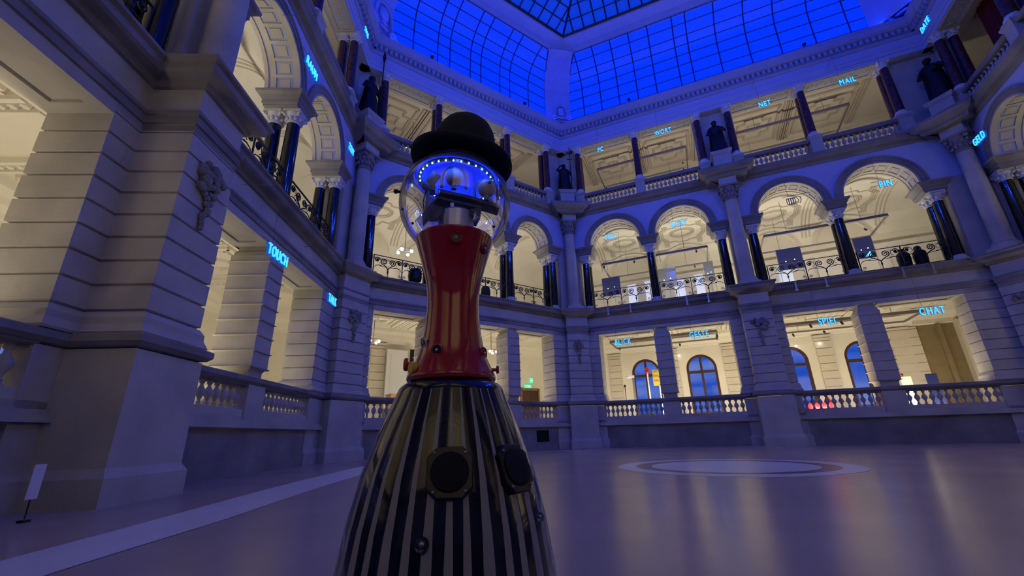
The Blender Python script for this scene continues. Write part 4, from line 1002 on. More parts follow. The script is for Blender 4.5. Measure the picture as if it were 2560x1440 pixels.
# ------------------------------------------------------------ light tracks in the galleries
def track(W_, u0, u1, v0, v1, z, zc, lab, heads, th=.07):
    t = empty('light_track', lab, 'light track', None); put(t, W_, (u0 + u1) / 2, (v0 + v1) / 2, z)
    hu, hv = (u1 - u0) / 2, (v1 - v0) / 2
    mb = MB()
    mb.box(-hu, hu, -hv - .05, -hv + .05, 0, th * 1.6); mb.box(-hu, hu, hv - .03, hv + .03, 0, th); mb.box(-hu - .03, -hu + .03, -hv, hv, 0, th); mb.box(hu - .03, hu + .03, -hv, hv, 0, th)
    mb.build('frame', 'track', t)
    mb = MB()
    for x in (-hu * .6, hu * .6):
        for y in (-hv, hv): mb.tube([(x, y, th), (x, y, zc - z)], .008, 4)
    mb.build('suspension_rod', 'track', t)
    for (x, y) in heads:
        hd = MB(); X, Y = x * hu, y * hv
        hd.tube([(X, Y, 0), (X, Y, -.09)], .012, 5); hd.tube([(X - .0, Y + .04, -.06), (X, Y - .10, -.16)], .045, 10); h = hd.build('spotlight_head', 'black', t, smooth=True)
        b = MB(); b.ball((X, Y - .07, -.15), .030, 8, 6); b.build('lamp', 'bulb', h)
    return t
track(R, -4.1, .72, 1.6, 3.4, 4.78, 5.28, 'grey rectangular light track above the BLICK and GESTE openings', [(-.9, .4), (1, -.6), (1, .1), (.3, 1)])
track(R, 3.2, 8.0, 1.6, 3.4, 4.72, 5.28, 'grey rectangular light track above the SPIEL and CHAT openings', [(-.55, -1), (-.1, -1), (-.7, 1), (-.2, 1)])
track(R, -4.15, 1.0, 1.7, 3.9, 8.95, 10.6, 'grey rectangular light track hanging in the BILD and WERT arches', [(-.95, -1), (-.35, -1), (.8, -1), (.3, 1), (.75, 1)])
track(R, 3.4, 8.0, 1.7, 3.9, 8.95, 10.6, 'grey rectangular light track hanging in the hand sign and PIN arches', [(-.5, 1), (.75, -.2), (.9, .9)])
track(R, -3.9, .9, 1.9, 4.2, 14.9, 15.75, 'grey light track behind the PC and WORT signs', [(-.95, .7), (.9, .1), (.9, .7), (.92, 1)])
track(R, 3.2, 8.1, 1.9, 4.2, 14.9, 15.75, 'grey light track behind the NET and MAIL signs', [(-.1, .9), (-.3, 1)])
track(L, -1.2, 3.6, 1.7, 3.9, 8.95, 10.6, 'grey light track hanging in the RAUM and ZEIT arches', [(.5, -1)])

# pendant lamps
def pendant(W_, u, v, z, zc, lab, s=1.0):
    t = empty('pendant_lamp', lab, 'lamp', 'pendant lamps of the back gallery'); put(t, W_, u, v, z)
    mb = MB(); mb.tube([(0, 0, 0), (0, 0, zc - z)], .014, 6); mb.build('rod', 'track', t)
    mb = MB(); mb.lathe([(.16, zc - z - .06), (.17, zc - z - .02), (.14, zc - z)], 16); mb.build('ceiling_rose', 'gstone', t, smooth=True)
    mb = MB(); h = .30 * s; mb.box(-h, h, -h, -h + .02, -.03, .0); mb.box(-h, h, h - .02, h, -.03, .0); mb.box(-h, -h + .02, -h, h, -.03, 0); mb.box(h - .02, h, -h, h, -.03, 0); mb.box(-h, h, -.01, .01, -.02, 0); mb.box(-.01, .01, -h, h, -.02, 0); mb.build('frame', 'alu', t)
    for x in (-1, 1):
        for y in (-1, 1):
            m_ = MB(); m_.ball((x * h * .75, y * h * .75, -.09), .07 * s, 10, 8); m_.build('bulb', 'bulb', t, smooth=True)
    return t
pendant(A, -1.9, 2.4, 8.55, 10.9, 'pendant lamp with four bulbs in the left arch behind the robot')
pendant(A, 2.35, 2.0, 4.34, 5.28, 'pendant lamp with four bulbs in the ground floor opening right of the robot', .8)
pendant(A, -2.95, 2.5, 4.40, 5.28, 'pendant lamp with four bulbs in the ground floor opening left of the robot', .8)
pendant(A, -1.85, 2.5, 14.3, 15.75, 'pendant lamp hanging from the ornate ceiling of the upper floor beside the hat', .8)
# small wall sconces
def bulbthing(W_, u, v, z, lab):
    t = empty('wall_spotlight', lab, 'lamp', 'small spotlights on the gallery back wall'); put(t, W_, u, v, z)
    mb = MB(); mb.tube([(0, 0, 0), (0, .12, .05)], .015, 6); mb.build('arm', 'track', t); mb = MB(); mb.ball((0, -.02, 0), .045, 10, 8); mb.build('bulb', 'bulb', t, smooth=True)
bulbthing(R, -1.1, GV - .15, 4.22, 'small glowing spotlight on the wall left of the window under GESTE')
bulbthing(R, 4.0, GV - .15, 4.18, 'small glowing spotlight above the window at the left of the SPIEL opening')
bulbthing(R, 4.95, GV - .15, 4.22, 'small glowing spotlight between the two windows of the SPIEL opening')

# ------------------------------------------------------------ end of the right gallery: ochre niche
NX0, NX1 = 8.52, 9.75
mb = MB(); mb.box(NX0, NX1, GV - .012, GV + .01, .9, 4.75); mb.box(NX0 + .62, NX0 + .78, GV - .14, GV - .012, .9, 4.6)
o = mb.build('door_1', 'ochre'); put(o, R); struct(o)
mb = MB()
for c_ in (7.75, 8.25): sweep(mb, outline([(c_ - .25, GV - .08), (c_ + .25, GV - .08), (c_ + .25, GV + .02), (c_ - .25, GV + .02)]), rprof(.9, 4.6, .36), cap=True)
mb.box(NX0 - .1, NX1 + .1, GV - .18, GV + .02, 4.68, 4.85); mb.box(NX1, NX1 + .35, GV - .35, GV + .02, .9, 4.7)
o = mb.build('trim_right_gallery_end', 'gstone'); put(o, R); struct(o)

# ------------------------------------------------------------ exhibits on the ground floor, right
def grp(name, lab, cat, W_, u, v, z=.9, group=None): t = empty(name, lab, cat, group); put(t, W_, u, v, z); return t
t = grp('traffic_signal', 'yellow traffic signal box on a white post in front of the BLICK window', 'traffic signal', R, -2.22, 2.5)
mb = MB(); mb.tube([(.1, 0, 0), (.1, 0, 1.9)], .03, 8); mb.build('post', 'white', t)
mb = MB(); mb.box(-.16, .14, -.1, .1, 1.78, 2.46); mb.box(-.14, .12, -.12, .12, 2.46, 2.52); mb.build('housing', 'yellow', t)
for k in range(3):
    mb = MB(); mb.tube([(-.01, -.10, 1.92 + .21 * k), (-.01, -.17, 1.92 + .21 * k)], .075, 12); mb.build('lens_hood', 'yellow', t, smooth=True)
t = grp('signal_pole', 'white pole with a red lamp top left of the yellow traffic signal', 'pole', R, -2.62, 2.5)
mb = MB(); mb.tube([(0, 0, 0), (0, 0, 2.4)], .035, 10); mb.build('pole', 'white', t, smooth=True)
mb = MB(); mb.lathe([(.06, 2.38), (.09, 2.42), (.09, 2.5), (.06, 2.52), (.10, 2.56), (.10, 2.64), (.04, 2.68)], 12); mb.build('lamp_top', 'redp', t, smooth=True)
t = grp('camera_post', 'grey post with a small white camera in front of the BLICK window', 'post', R, -3.32, 2.5)
mb = MB(); mb.box(-.05, .05, -.03, .03, 0, 2.22); mb.build('post', 'track', t)
mb = MB(); mb.box(-.22, .06, -.09, .09, 2.22, 2.34); mb.tube([(-.22, 0, 2.28), (-.3, 0, 2.26)], .05, 10); mb.build('camera_head', 'white', t)
t = grp('floor_microphone', 'thin black stand with a dark round head at the left of the BLICK opening', 'stand', R, -3.68, 2.0)
mb = MB(); mb.tube([(0, 0, 0), (0, 0, 1.75)], .016, 8); mb.lathe([(.16, 0), (.16, .02), (.02, .03)], 16); mb.build('stand', 'black', t)
mb = MB(); mb.ball((0, 0, 1.80), .06, 10, 8, (1, 1, 1.2)); mb.build('head', 'black', t, smooth=True)
t = grp('round_armchair', 'round red seat behind the balustrade under the SPIEL sign', 'seat', R, 3.9, 1.7)
mb = MB(); mb.lathe([(.38, .0), (.42, .35), (.45, .55), (.43, .62), (.36, .62), (.33, .45), (.05, .42)], 24); mb.build('shell', 'redp', t, smooth=True)
mb = MB(); mb.tube([(.43 * cos(a * pi / 12), .43 * sin(a * pi / 12), .62 + .46 * sin(a * pi / 12)) for a in range(13)], .035, 8); mb.build('back_hoop', 'redp', t, smooth=True)
mb = MB(); mb.lathe([(.30, -.0), (.31, .03)], 16); mb.build('cushion', 'white', t)
t = grp('display_pedestal', 'dark rectangular display panel behind the balustrade under the CHAT sign', 'display', R, 7.55, 1.5)
mb = MB(); mb.box(-.15, .15, -.06, .06, 0, 1.48); mb.build('panel', 'screen', t); mb = MB(); mb.box(-.2, .2, -.16, .16, 0, .04); mb.build('foot', 'black', t)
t = grp('lit_display_box', 'bright cream lit display box behind the balustrade under the CHAT sign', 'display', R, 6.80, 1.5)
M['creamlit'] = mat('lit_cream_panel', (.7, .65, .4), .5, emit=(.95, .9, .5), estr=.75)
mb = MB(); mb.box(-.12, .12, -.12, .12, .7, 1.42); mb.build('lit_box', 'creamlit', t); mb = MB(); mb.box(-.13, .13, -.13, .13, 0, .7); mb.build('plinth', 'white', t)
mb = MB(); mb.ball((-.08, 0, 1.5), .05, 8, 6); mb.build('red_knob', 'redp', t, smooth=True)

# first floor right: glass display panels
for i, (u0, u1, z1, m_, lab) in enumerate([(-4.45, -3.50, 8.69, 'screen', 'dark blue hanging display panel in the BILD arch'), (-1.50, -.62, 8.69, 'screen2', 'grey hanging display panel with lamps in the WERT arch'),
        (.75, 1.15, 8.69, 'screen2', 'narrow grey display panel at the right of the WERT arch'), (3.97, 4.95, 8.70, 'screen', 'dark blue hanging display panel in the hand sign arch'), (6.98, 7.66, 8.64, 'screen', 'dark hanging display panel with a blue mark in the PIN arch')]):
    t = grp('hanging_display', lab, 'display', R, (u0 + u1) / 2, 3.0, 6.1, 'hanging display panels'); hw = (u1 - u0) / 2
    mb = MB(); mb.box(-hw, hw, -.03, .03, 1.55, z1 - 6.1); mb.build('screen', m_, t)
    mb = MB(); mb.box(-hw - .02, -hw, -.03, .03, .0, z1 - 6.08); mb.box(hw, hw + .02, -.03, .03, 0, z1 - 6.08); mb.build('frame', 'track', t)
    mb = MB(); mb.ball((-hw * .4, -.05, 1.95), .018, 8, 6); mb.ball((hw * .35, -.05, 2.0), .018, 8, 6); mb.build('lamp', 'bulb', t, smooth=True)
    if i == 4: mb = MB(); mb.add([(-.05, -.035, 1.62), (.18, -.035, 1.62), (.16, -.035, 1.85)], [(0, 1, 2)]); mb.build('blue_mark', 'neon', t)
M['glassw'] = mat('frosted_case_glass', (.45, .50, .62), .2, emit=(.35, .40, .62), estr=.35)
for u, w_, h_, lab in [(-3.0, .45, 1.3, 'pale lit glass showcase behind the railing of the BILD arch, left one'), (-2.05, .5, 1.35, 'pale lit glass showcase behind the railing of the BILD arch, right one'), (-.55, .5, 1.2, 'pale lit glass showcase behind the railing of the WERT arch'), (.45, .4, 1.3, 'pale lit glass showcase at the right end of the WERT railing'), (4.3, .55, 1.15, 'bright lit glass showcase behind the railing of the hand sign arch')]:
    t = grp('glass_showcase', lab, 'showcase', R, u, 4.0, 6.1, 'lit glass showcases on the first floor')
    mb = MB(); mb.box(-w_ / 2, w_ / 2, -.25, .25, .5, 1.5 * h_ + .3); mb.build('glass_case', 'glassw', t); mb = MB(); mb.box(-w_ / 2 - .02, w_ / 2 + .02, -.27, .27, 0, .5); mb.build('plinth', 'white', t)
for u, du in ((7.65, 0), (8.15, .02)):
    t = grp('vase_figure', 'dark rounded figure against the railing of the PIN arch, %s one' % ('left' if u < 8 else 'right'), 'figure', R, u, .75, 6.1, 'dark figures behind the PIN railing')
    mb = MB(); mb.lathe([(.18, 0), (.2, .3), (.22, .6), (.2, .78), (.08, .9), (.10, .98), (.02, 1.02)], 14); mb.build('body', 'bronze', t, smooth=True)
t = grp('vase', 'small dark two handled vase above the PIN railing', 'vase', R, 8.0, 1.5, 7.0)
mb = MB(); mb.lathe([(.05, 0), (.09, .1), (.04, .2), (.07, .26)], 12); mb.tube([(-.05, 0, .05), (-.17, 0, .12), (-.05, 0, .18)], .012, 5); mb.tube([(.05, 0, .05), (.17, 0, .12), (.05, 0, .18)], .012, 5); mb.build('body', 'bronze', t, smooth=True)
mb = MB(); mb.lathe([(.10, -.9), (.10, -.02), (.06, 0)], 12); mb.build('stand', 'track', t)

# back gallery, first floor: round black loudspeakers on the railing
for (u, z, lab, s) in [(-2.18, 6.38, 'black rounded loudspeaker hooked on the railing left of the robot', 1.0), (1.04, 6.22, 'dark green round cover standing behind the railing right of the robot', .8)]:
    t = grp('loudspeaker', lab, 'loudspeaker', A, u, .34, z, None)
    mb = MB(); mb.lathe([(.10 * s, -.05), (.24 * s, .0), (.27 * s, .15), (.26 * s, .35), (.2 * s, .48), (.08 * s, .53)], 20); mb.build('housing', 'black', t, smooth=True)
    mb = MB(); mb.lathe([(.03, -.2), (.03, 0)], 8); mb.lathe([(.14, 6.1 - z + .0), (.14, 6.1 - z + .02)], 12); mb.tube([(0, 0, 6.1 - z), (0, 0, 0)], .02, 6); mb.build('stand', 'black', t)
# back gallery, ground floor
t = grp('wall_panel', 'tall white exhibition panel in the ground floor opening left of the robot', 'panel', A, -1.43, 3.8, .9)
mb = MB(); mb.box(-.48, .48, -.04, .04, .9, 3.42); mb.box(-.30, -.27, -.055, -.04, .9, 3.2); mb.build('panel', 'white', t); mb = MB(); mb.box(-.48, .48, -.05, .05, 0, .9); mb.build('base', 'bwood', t); 
t = grp('black_banner', 'narrow black banner beside the white panel left of the robot', 'banner', A, -.80, 3.7, .9)
mb = MB(); mb.box(-.09, .09, -.02, .02, .4, 3.45); mb.box(-.12, .12, -.03, .03, 3.45, 3.48); mb.build('cloth', 'black', t); mb = MB(); mb.box(-.12, .12, -.1, .1, 0, .04); mb.tube([(0, 0, 0), (0, 0, .5)], .015, 6); mb.build('foot', 'black', t)
t = grp('wooden_counter', 'low brown wooden counter behind the balustrade left of the robot', 'counter', A, -1.75, 2.1, .9)
mb = MB(); mb.box(-.55, .85, -.3, .3, 0, 1.28); mb.build('body', 'bwood', t); mb = MB(); mb.box(-.58, .88, -.33, .33, 1.28, 1.33); mb.build('worktop', 'bwood', t)
mb = MB(); mb.box(5.45, 6.5, GV - .05, GV + .01, .9, 2.80); o = mb.build('door_2', 'wood'); put(o, A); struct(o)
mb = MB(); mb.box(5.35, 5.45, GV - .1, GV, .9, 2.9); mb.box(6.5, 6.6, GV - .1, GV, .9, 2.9); mb.box(5.35, 6.6, GV - .1, GV, 2.80, 2.92); c = mb.build('door_frame', 'bwood', o)
for (u, v, z, w_, h_, lab, n_) in [(5.86, GV - .06, 3.04, .42, .17, 'green glowing exit sign above the door right of the robot, lower wide one', 'exit_sign'), (6.09, GV - .06, 3.36, .18, .26, 'small green glowing exit sign above the wide one', 'exit_sign')]:
    t = grp(n_, lab, 'sign', A, u, v, z, 'green exit signs')
    mb = MB(); mb.box(-w_ / 2, w_ / 2, -.02, .02, -h_ / 2, h_ / 2); mb.build('panel', 'green', t)
    mb = MB(); s = h_ * .3; mb.box(-s * .2, s * .2, -.03, -.02, -s * .6, s * .5); mb.ball((0, -.03, s * .8), s * .25, 8, 6, (1, .3, 1)); mb.add([(s * .5, -.03, -s * .2), (s * 1.3, -.03, -s * .2), (s * 1.3, -.03, s * .2), (s * .5, -.03, s * .2)], [(0, 1, 2, 3)]); mb.build('symbol', 'signwhite', t)
mb = MB(); mb.box(3.27, 3.90, -.012, .05, .32, .76)
t = grp('vent_grille', 'square black vent opening low in the back wall right of the robot', 'vent', A, 0, 0, 0)
mb.build('opening', 'mblack', t); mb = MB()
for k in range(6): mb.box(3.29, 3.88, -.018, -.012, .36 + k * .07, .372 + k * .07)
mb.build('slats', 'black', t)
# white card leaning on the near left pier, a red curtain upper right
t = grp('info_card', 'small white card standing on the floor by the big near left pier', 'card', L, -3.72, -.83, 0)
mb = MB(); mb.box(-.055, .055, -.004, .004, .19, .49); mb.build('card', 'white', t); mb = MB(); mb.box(-.035, .035, -.03, .03, 0, .02); mb.tube([(0, 0, .03), (0, .004, .25)], .006, 5); mb.build('foot', 'black', t)
t = grp('red_curtain', 'dark red curtain hanging behind the top right opening', 'curtain', D, 2.2, 1.2, 11.62)
mb = MB(); n = 60; vs = []
for i in range(n + 1):
    x = -1.1 + 2.2 * i / n; y = .06 * sin(i * 1.1); vs += [(x, y, 0), (x, y * .7, 4.05), (x, y + .02, 0), (x, y * .7 + .02, 4.05)]
mb.add(vs, [(4 * i + a, 4 * i + 4 + a, 4 * i + 5 + a, 4 * i + 1 + a) for i in range(n) for a in (0, 2)]); mb.build('cloth', 'curtain', t, smooth=True)

# ------------------------------------------------------------ the robot
RX, RY = -.209, 1.433
rob = empty('museum_robot', 'tall museum robot with clear globe head, red waisted body and black striped cone', 'robot', None, (RX, RY, 0), atan2(-RX, RY) * 0)
# face the camera: local -y towards the camera
rob.rotation_euler = (0, 0, atan2(RX, -RY) * 0 + (atan2(0 - RY, 0 - RX) + pi / 2))
def rs(az, z, r): a = radians(az); return (r * sin(a), -r * cos(a), z)
# striped skirt
prof = [(.335, .02), (.34, .03), (.335, .10), (.324, .20), (.312, .30), (.293, .42), (.262, .55), (.212, .69), (.178, .77), (.168, .795), (.155, .808), (.12, .812)]
prof2 = []
for i in range(len(prof) - 1):
    for q in range(2): prof2.append((prof[i][0] + (prof[i + 1][0] - prof[i][0]) * q / 2, prof[i][1] + (prof[i + 1][1] - prof[i][1]) * q / 2))
prof2.append(prof[-1])
def crad(z):
    for i in range(len(prof) - 1):
        if prof[i][1] <= z <= prof[i + 1][1]: return prof[i][0] + (prof[i + 1][0] - prof[i][0]) * (z - prof[i][1]) / (prof[i + 1][1] - prof[i][1])
    return .3
rnd = random.Random(5); NP = 34; cen = []; acc = 0
wds = [rnd.uniform(.8, 1.25) for _ in range(NP)]; tw = sum(wds)
for w_ in wds: cen.append((2 * pi * (acc + w_ / 2) / tw, 2 * pi * w_ / tw)); acc += w_
mb = MB(); vs = []; fs = []; mi = []
for (r, z) in prof2:
    f = min(1, max(0, (.79 - z) / .45)); hw_ = .07 + .17 * f
    for (th_, per) in cen:
        for q in (-hw_, 0, hw_, .5): a_ = th_ + per * q; vs.append((r * cos(a_), r * sin(a_), z))
n = NP * 4
for i in range(len(prof2) - 1):
    for k in range(n):
        fs.append((i * n + k, i * n + (k + 1) % n, (i + 1) * n + (k + 1) % n, (i + 1) * n + k)); mi.append(1 if (k % 4) < 2 and prof2[i][1] < .775 else 0)
mb.v, mb.f, mb.m = vs, fs, mi
mb.build('skirt', ['rblack', 'rgrey'], rob, smooth=True, auto=60)
mb = MB(); mb.lathe([(.30, 0), (.31, .01), (.31, .04)], 48); mb.build('base', 'black', rob)
for (az, tilt, nm_) in ((0, 0, 'a'), (43, 0, 'b')):
    z = .562; r0 = crad(z); sl = radians(19)
    sp = bpy.data.objects.new('speaker', None); COL.objects.link(sp); sp.parent = rob; sp.location = rs(az, z, r0 + .006); sp.rotation_euler = (-sl * 1.0, 0, radians(az)); sp.rotation_euler = (Matrix.Rotation(radians(az), 3, 'Z') @ Matrix.Rotation(-sl, 3, 'X')).to_euler()
    w_, h_, c_ = .059, .064, .026
    oc = [(-w_ + c_, -h_), (w_ - c_, -h_), (w_, -h_ + c_), (w_, h_ - c_), (w_ - c_, h_), (-w_ + c_, h_), (-w_, h_ - c_), (-w_, -h_ + c_)]
    mb = MB(); lv = [(1, .03), (1, -.001), (.95, -.006), (.90, -.006)]
    for s_, y in lv: mb.v += [(x * s_, y, zz * s_) for x, zz in oc]
    for i in range(3): mb.f += [(i * 8 + k, i * 8 + (k + 1) % 8, (i + 1) * 8 + (k + 1) % 8, (i + 1) * 8 + k) for k in range(8)]
    mb.f.append(tuple(24 + k for k in range(8))); mb.m = [0] * len(mb.f)
    mb.build('housing', 'black', sp)
    mb = MB(); mb.lathe([(.049, .0), (.049, .006), (.046, .008), (.030, .007), (.001, .009)], 32, axis=Matrix.Rotation(pi / 2, 4, 'X'), c=(0, -.004, 0)); mb.build('mesh_cover', 'mblack', sp, smooth=True)
    for sx in (-1, 1):
        for sz in (-1, 1): mb = MB(); mb.ball((sx * .040, -.007, sz * .047), .0038, 8, 6); mb.build('screw', 'alu', sp, smooth=True)
for (az, z, r_) in ((-12, .408, .018), (60, .43, .012)):
    p = Vector(rs(az, z, crad(z))); mb = MB(); mb.ball(p, r_, 16, 10); mb.build('clear_button', 'clear', rob, smooth=True)
    mb = MB(); mb.ball(p, r_ * .35, 8, 6); mb.build('button_core', 'alu', rob, smooth=True)
# waisted red body
bp_ = [(.100, .812), (.138, .816), (.146, .822), (.147, .832), (.141, .845), (.127, .875), (.113, .91), (.103, .95), (.0955, 1.0), (.0915, 1.05), (.091, 1.10), (.0945, 1.14), (.101, 1.18), (.111, 1.22), (.122, 1.26), (.134, 1.30), (.141, 1.322), (.142, 1.330), (.136, 1.331), (.128, 1.318), (.10, 1.29)]
def brad(z):
    for i in range(len(bp_) - 6):
        if bp_[i][1] <= z <= bp_[i + 1][1]: return bp_[i][0] + (bp_[i + 1][0] - bp_[i][0]) * (z - bp_[i][1]) / (bp_[i + 1][1] - bp_[i][1])
    return .13
# smooth the profile with a Catmull-Rom pass
def cr(P, k=3):
    out = []
    for i in range(len(P) - 1):
        p0, p1, p2, p3 = P[max(i - 1, 0)], P[i], P[i + 1], P[min(i + 2, len(P) - 1)]
        for q in range(k):
            t = q / k; out.append(tuple(.5 * (2 * p1[j] + (p2[j] - p0[j]) * t + (2 * p0[j] - 5 * p1[j] + 4 * p2[j] - p3[j]) * t * t + (3 * p1[j] - p0[j] - 3 * p2[j] + p3[j]) * t ** 3) for j in (0, 1)))
    return out + [P[-1]]
mb = MB(); mb.lathe(cr(bp_), 72, cap=False); mb.build('body', 'rred', rob, smooth=True, auto=70)
mb = MB(); mb.lathe([(.128, .808), (.132, .812), (.132, .818), (.1, .82)], 48); mb.build('collar', 'black', rob, smooth=True)
for (az, z) in ((2, 1.285), (56, 1.275), (-24, .905), (62, .905)):
    r0 = brad(z); p = Vector(rs(az, z, r0)); a = radians(az); nrm = Vector((sin(a), -cos(a), 0))
    sc = bpy.data.objects.new('screw_recess', None); COL.objects.link(sc); sc.parent = rob; sc.location = p + nrm * .002; sc.rotation_euler = (0, 0, a)
    mb = MB(); R90 = Matrix.Rotation(pi / 2, 4, 'X'); mb.lathe([(.021, -.004), (.0205, .002), (.0175, .0045), (.0145, .002), (.013, -.002)], 24, axis=R90, cap=False); mb.build('ring', 'rred', sc, smooth=True)
    mb = MB(); mb.lathe([(.0145, -.002), (.0145, .0015), (.001, .0015)], 20, axis=R90); mb.build('recess', 'black', sc); mb = MB(); mb.ball((0, -.002, 0), .0055, 10, 8); mb.build('screw', 'alu', sc, smooth=True)
def knob(az, z, r_, l_, m_, disc=None):
    a = radians(az); kb = bpy.data.objects.new('knob', None); COL.objects.link(kb); kb.parent = rob; kb.location = rs(az, z, brad(z) - .004); kb.rotation_euler = (0, 0, a)
    R90 = Matrix.Rotation(pi / 2, 4, 'X')
    mb = MB(); mb.lathe([(r_ * .45, 0), (r_ * .4, l_ * .6), (r_, l_ * .65), (r_, l_ * .9), (r_ * .8, l_)], 24, axis=R90); mb.build('cap', m_, kb, smooth=True)
    if disc: mb = MB(); mb.lathe([(r_ * 1.5, .0), (r_ * 1.5, .014), (r_ * 1.4, .018)], 28, axis=R90); mb.build('escutcheon', disc, kb, smooth=True)
knob(-78, .872, .021, .034, 'redp'); knob(-60, .855, .013, .012, 'black', 'yellow'); knob(82, .855, .013, .026, 'rred')
# round sticker
a = radians(-58); mb = MB(); R90 = Matrix.Rotation(pi / 2, 4, 'X'); mb.lathe([(.019, 0), (.019, .002), (.001, .002)], 28, axis=R90); o = mb.build('round_sticker', 'white', rob); o.location = rs(-57, .935, .1085); o.rotation_euler = (Matrix.Rotation(a, 3, 'Z') @ Matrix.Rotation(.28, 3, 'X')).to_euler(); o.scale = (1, 1, 1.15)
mb = MB(); mb.tube([(-.011, -.003, -.008), (-.003, -.003, .002), (.0, -.003, -.004), (.006, -.003, .010), (.008, -.003, -.002), (.012, -.003, .004)], .0012, 5); mb.tube([(.013 * cos(q * pi / 8), -.003, .013 * sin(q * pi / 8)) for q in range(16)], .0009, 4, closed=True); mb.build('emblem', 'track', o)
# globe
GZ, GR = 1.487, .210
mb = MB(); mb.lathe([(GR * sin(radians(t_)), GZ - GR * cos(radians(t_))) for t_ in range(38, 181, 4)], 64, cap=False)
gl = mb.build('globe', 'globe', rob, smooth=True, auto=80)
for (x, y, z) in ((-.208, -.02, 1.52),): mb = MB(); mb.tube([(x + .004, y, z), (x - .014, y, z)], .0055, 8); mb.ball((x - .014, y, z), .009, 8, 6); mb.build('globe_bolt', 'black', rob, smooth=True)
for (az, z) in ((-62, 1.36), (58, 1.355), (-70, 1.42)): 
    a = radians(az); rr_ = sqrt(GR ** 2 - (z - GZ) ** 2); mb = MB(); mb.ball(rs(az, z, rr_), .005, 8, 6); mb.build('globe_bolt', 'rubber', rob, smooth=True)
# neck, jaw, eyes
mb = MB(); mb.lathe([(.066, 1.27), (.066, 1.435), (.060, 1.442), (.02, 1.442)], 40, (.004, -.005, 0)); mb.build('neck', 'alu', rob, smooth=True)
def jaw(pts, th, y0, y1, m_='rubber', name='jaw_plate'):
    mb = MB(); n = len(pts); vs = []
    for y in (y0, y1):
        for x, z in pts: vs += [(x, y, z), (x, y, z + th)]
    K = 2 * n
    fs = [(2 * i, 2 * i + 2, K + 2 * i + 2, K + 2 * i) for i in range(n - 1)] + [(2 * i + 1, 2 * i + 3, K + 2 * i + 3, K + 2 * i + 1) for i in range(n - 1)]
    fs += [(2 * i, 2 * i + 2, 2 * i + 3, 2 * i + 1) for i in range(n - 1)] + [(K + 2 * i, K + 2 * i + 2, K + 2 * i + 3, K + 2 * i + 1) for i in range(n - 1)]
    fs += [(0, 1, K + 1, K), (2 * n - 2, 2 * n - 1, K + 2 * n - 1, K + 2 * n - 2)]
    mb.add(vs, fs); return mb.build(name, m_, rob)
jaw([(-.064, 1.502), (.044, 1.482), (.161, 1.448)], .014, -.062, .0, name='eye_platform')
jaw([(-.09, 1.448), (-.063, 1.482), (.0, 1.466), (.096, 1.448)], .010, -.052, .03, name='upper_jaw')
jaw([(-.119, 1.404), (-.09, 1.444), (-.033, 1.436), (.04, 1.430), (.081, 1.412), (.097, 1.446)], .008, -.05, .03, name='lower_jaw')
def plate(pts, name):
    mb = MB(); n = len(pts); mb.add([(x, y, z) for y in (-.056, -.050) for x, z in pts], [(i, (i + 1) % n, n + (i + 1) % n, n + i) for i in range(n)] + [tuple(range(n)), tuple(range(n, 2 * n))]); mb.build(name, 'rubber', rob)
plate([(-.119, 1.404), (-.087, 1.382), (-.062, 1.389), (-.052, 1.41), (-.035, 1.434), (-.09, 1.454)], 'jaw_wing'); plate([(.05, 1.438), (.085, 1.410), (.097, 1.450)], 'jaw_wing')
def eye(x, y, z, r_, px_, pz_):
    e = bpy.data.objects.new('eye', None); COL.objects.link(e); e.parent = rob; e.location = (x, y, z)
    mb = MB(); mb.ball((0, 0, 0), r_, 24, 16); mb.build('eyeball', 'eye', e, smooth=True)
    mb = MB(); d_ = Vector((px_, -sqrt(max(0.01, 1 - px_ ** 2 - pz_ ** 2)), pz_)); mb.ball(d_ * r_ * .93, r_ * .24, 14, 10); mb.build('pupil', 'pupil', e, smooth=True)
    mb = MB(); rr_ = r_ * 1.28
    pts = [(-rr_, 0, -r_ * 1.25), (-rr_, 0, 0)] + [(-rr_ * cos(q * pi / 10), 0, rr_ * sin(q * pi / 10)) for q in range(1, 10)] + [(rr_, 0, 0), (rr_, 0, -r_ * 1.25)]
    mb.tube([(p[0], .006, p[2]) for p in pts], .0055, 8); mb.build('bracket', 'greyb', e, smooth=True)
    mb = MB(); mb.lathe([(.010, -r_ * 1.5), (.010, -r_ * .9)], 12); mb.build('stem', 'greyb', e, smooth=True)
eye(-.007, -.060, 1.571, .0355, -.35, .62); eye(.114, -.060, 1.527, .0335, .30, .25)
mb = MB(); mb.box(-.112, -.078, -.03, .01, 1.53, 1.572); mb.tube([(-.098, -.03, 1.556), (-.070, -.055, 1.586)], .019, 12); mb.tube([(-.104, -.02, 1.45), (-.104, -.02, 1.535)], .007, 8); mb.ball((-.112, -.03, 1.545), .018, 10, 8); mb.build('servo_motor', 'greyb', rob, smooth=True)
mb = MB(); mb.tube([(-.112, -.02, 1.53), (-.120, -.02, 1.48), (-.112, -.02, 1.43), (-.09, -.02, 1.42)], .0022, 5); mb.build('cable', 'black', rob)
mb = MB(); mb.tube([(.074, -.05, 1.402), (.074, -.05, 1.43)], .007, 8); mb.ball((.070, -.052, 1.398), .008, 8, 6); mb.ball((.083, -.05, 1.41), .007, 8, 6); mb.build('joint', 'alu', rob, smooth=True)
mb = MB(); mb.box(-.018, -.005, -.060, -.056, 1.445, 1.46); mb.box(-.062, -.057, -.066, -.062, 1.496, 1.508); mb.build('bright_gap', 'white', rob)  # white chip in the jaw stands for brightness showing through the gap
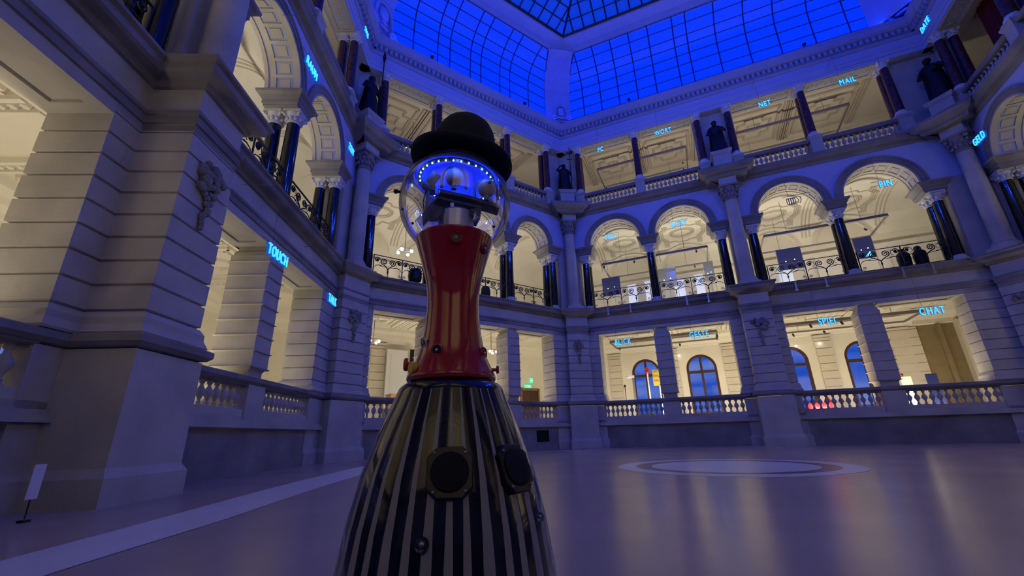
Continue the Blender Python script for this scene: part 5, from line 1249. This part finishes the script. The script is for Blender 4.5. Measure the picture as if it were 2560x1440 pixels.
# LED ring under a blue-tinted cap inside the globe
TL = radians(7.5)
Rt = Matrix.Rotation(TL, 3, 'Y')
lr = bpy.data.objects.new('led_ring', None); COL.objects.link(lr); lr.parent = rob; lr.location = (.004, 0, 1.583); lr.rotation_euler = (0, radians(4.5), 0)
mb = MB(); mb.lathe([(.136, .004), (.151, .004), (.151, .009), (.136, .009), (.136, .004)], 64, cap=False); mb.build('strip', 'rubber', lr)
NL = 32
for k in range(NL):
    a = 2 * pi * (k + .5) / NL; mb = MB(); mb.ball((.143 * cos(a), .143 * sin(a), .001), .0034, 8, 6); mb.build('led', 'led', lr, smooth=True)
M['cap'] = mat('glow_tinted_cap', (.10, .14, .75), .5)  # blue LED glow put into the cap's base colour
mb = MB(); mb.lathe([(.198 * sin(radians(t_)), .198 * cos(radians(t_)) - .105) for t_ in (0.2, 8, 16, 24, 32, 38, 44, 49, 53, 57)], 48, cap=False); mb.build('light_cap', 'cap', lr, smooth=True)
for k in range(8):
    a = 2 * pi * k / 8; ld = bpy.data.lights.new('led_light', 'POINT'); ld.energy = .16; ld.color = (.03, .12, 1.0); ld.shadow_soft_size = .003
    o = bpy.data.objects.new('led_light', ld); COL.objects.link(o); o.parent = lr; o.location = (.128 * cos(a), .128 * sin(a), .002)
# bowler hat
hat = empty('bowler_hat', 'black felt bowler hat tilted on top of the robot globe head', 'hat', None, (RX, RY, 0), rob.rotation_euler[2])
hp = bpy.data.objects.new('brim', None)
Th = Matrix.Translation((.020, 0, 1.662)) @ Matrix.Rotation(TL, 4, 'Y')
def hatpart(name, prof, m_, n=72, warp=None):
    mb = MB(); mb.lathe(prof, n, cap=False)
    vs = []
    for (x, y, z) in mb.v:
        if warp: z += warp(x, y)
        vs.append(tuple(Th @ Vector((x, y, z))))
    mb.v = vs; return mb.build(name, m_, hat, smooth=True, auto=70)
wf = lambda x, y: .9 * (max(0, hypot(x, y) - .12) / .08) ** 2 * .010 * (cos(2 * atan2(y, x)))
hatpart('brim', [(.118, .004), (.14, -.004), (.165, -.010), (.185, -.010), (.197, -.004), (.202, .006), (.201, .014), (.196, .015), (.192, .006), (.18, .0), (.165, .0), (.14, .006), (.122, .012)], 'felt', warp=wf)
hatpart('crown', [(.120, -.004), (.122, .02), (.124, .06), (.124, .10), (.121, .125), (.113, .155), (.098, .183), (.075, .205), (.048, .218), (.02, .224), (.0005, .225)], 'felt')
hatpart('ribbon', [(.1225, .006), (.1265, .010), (.1275, .035), (.1245, .038)], 'black')
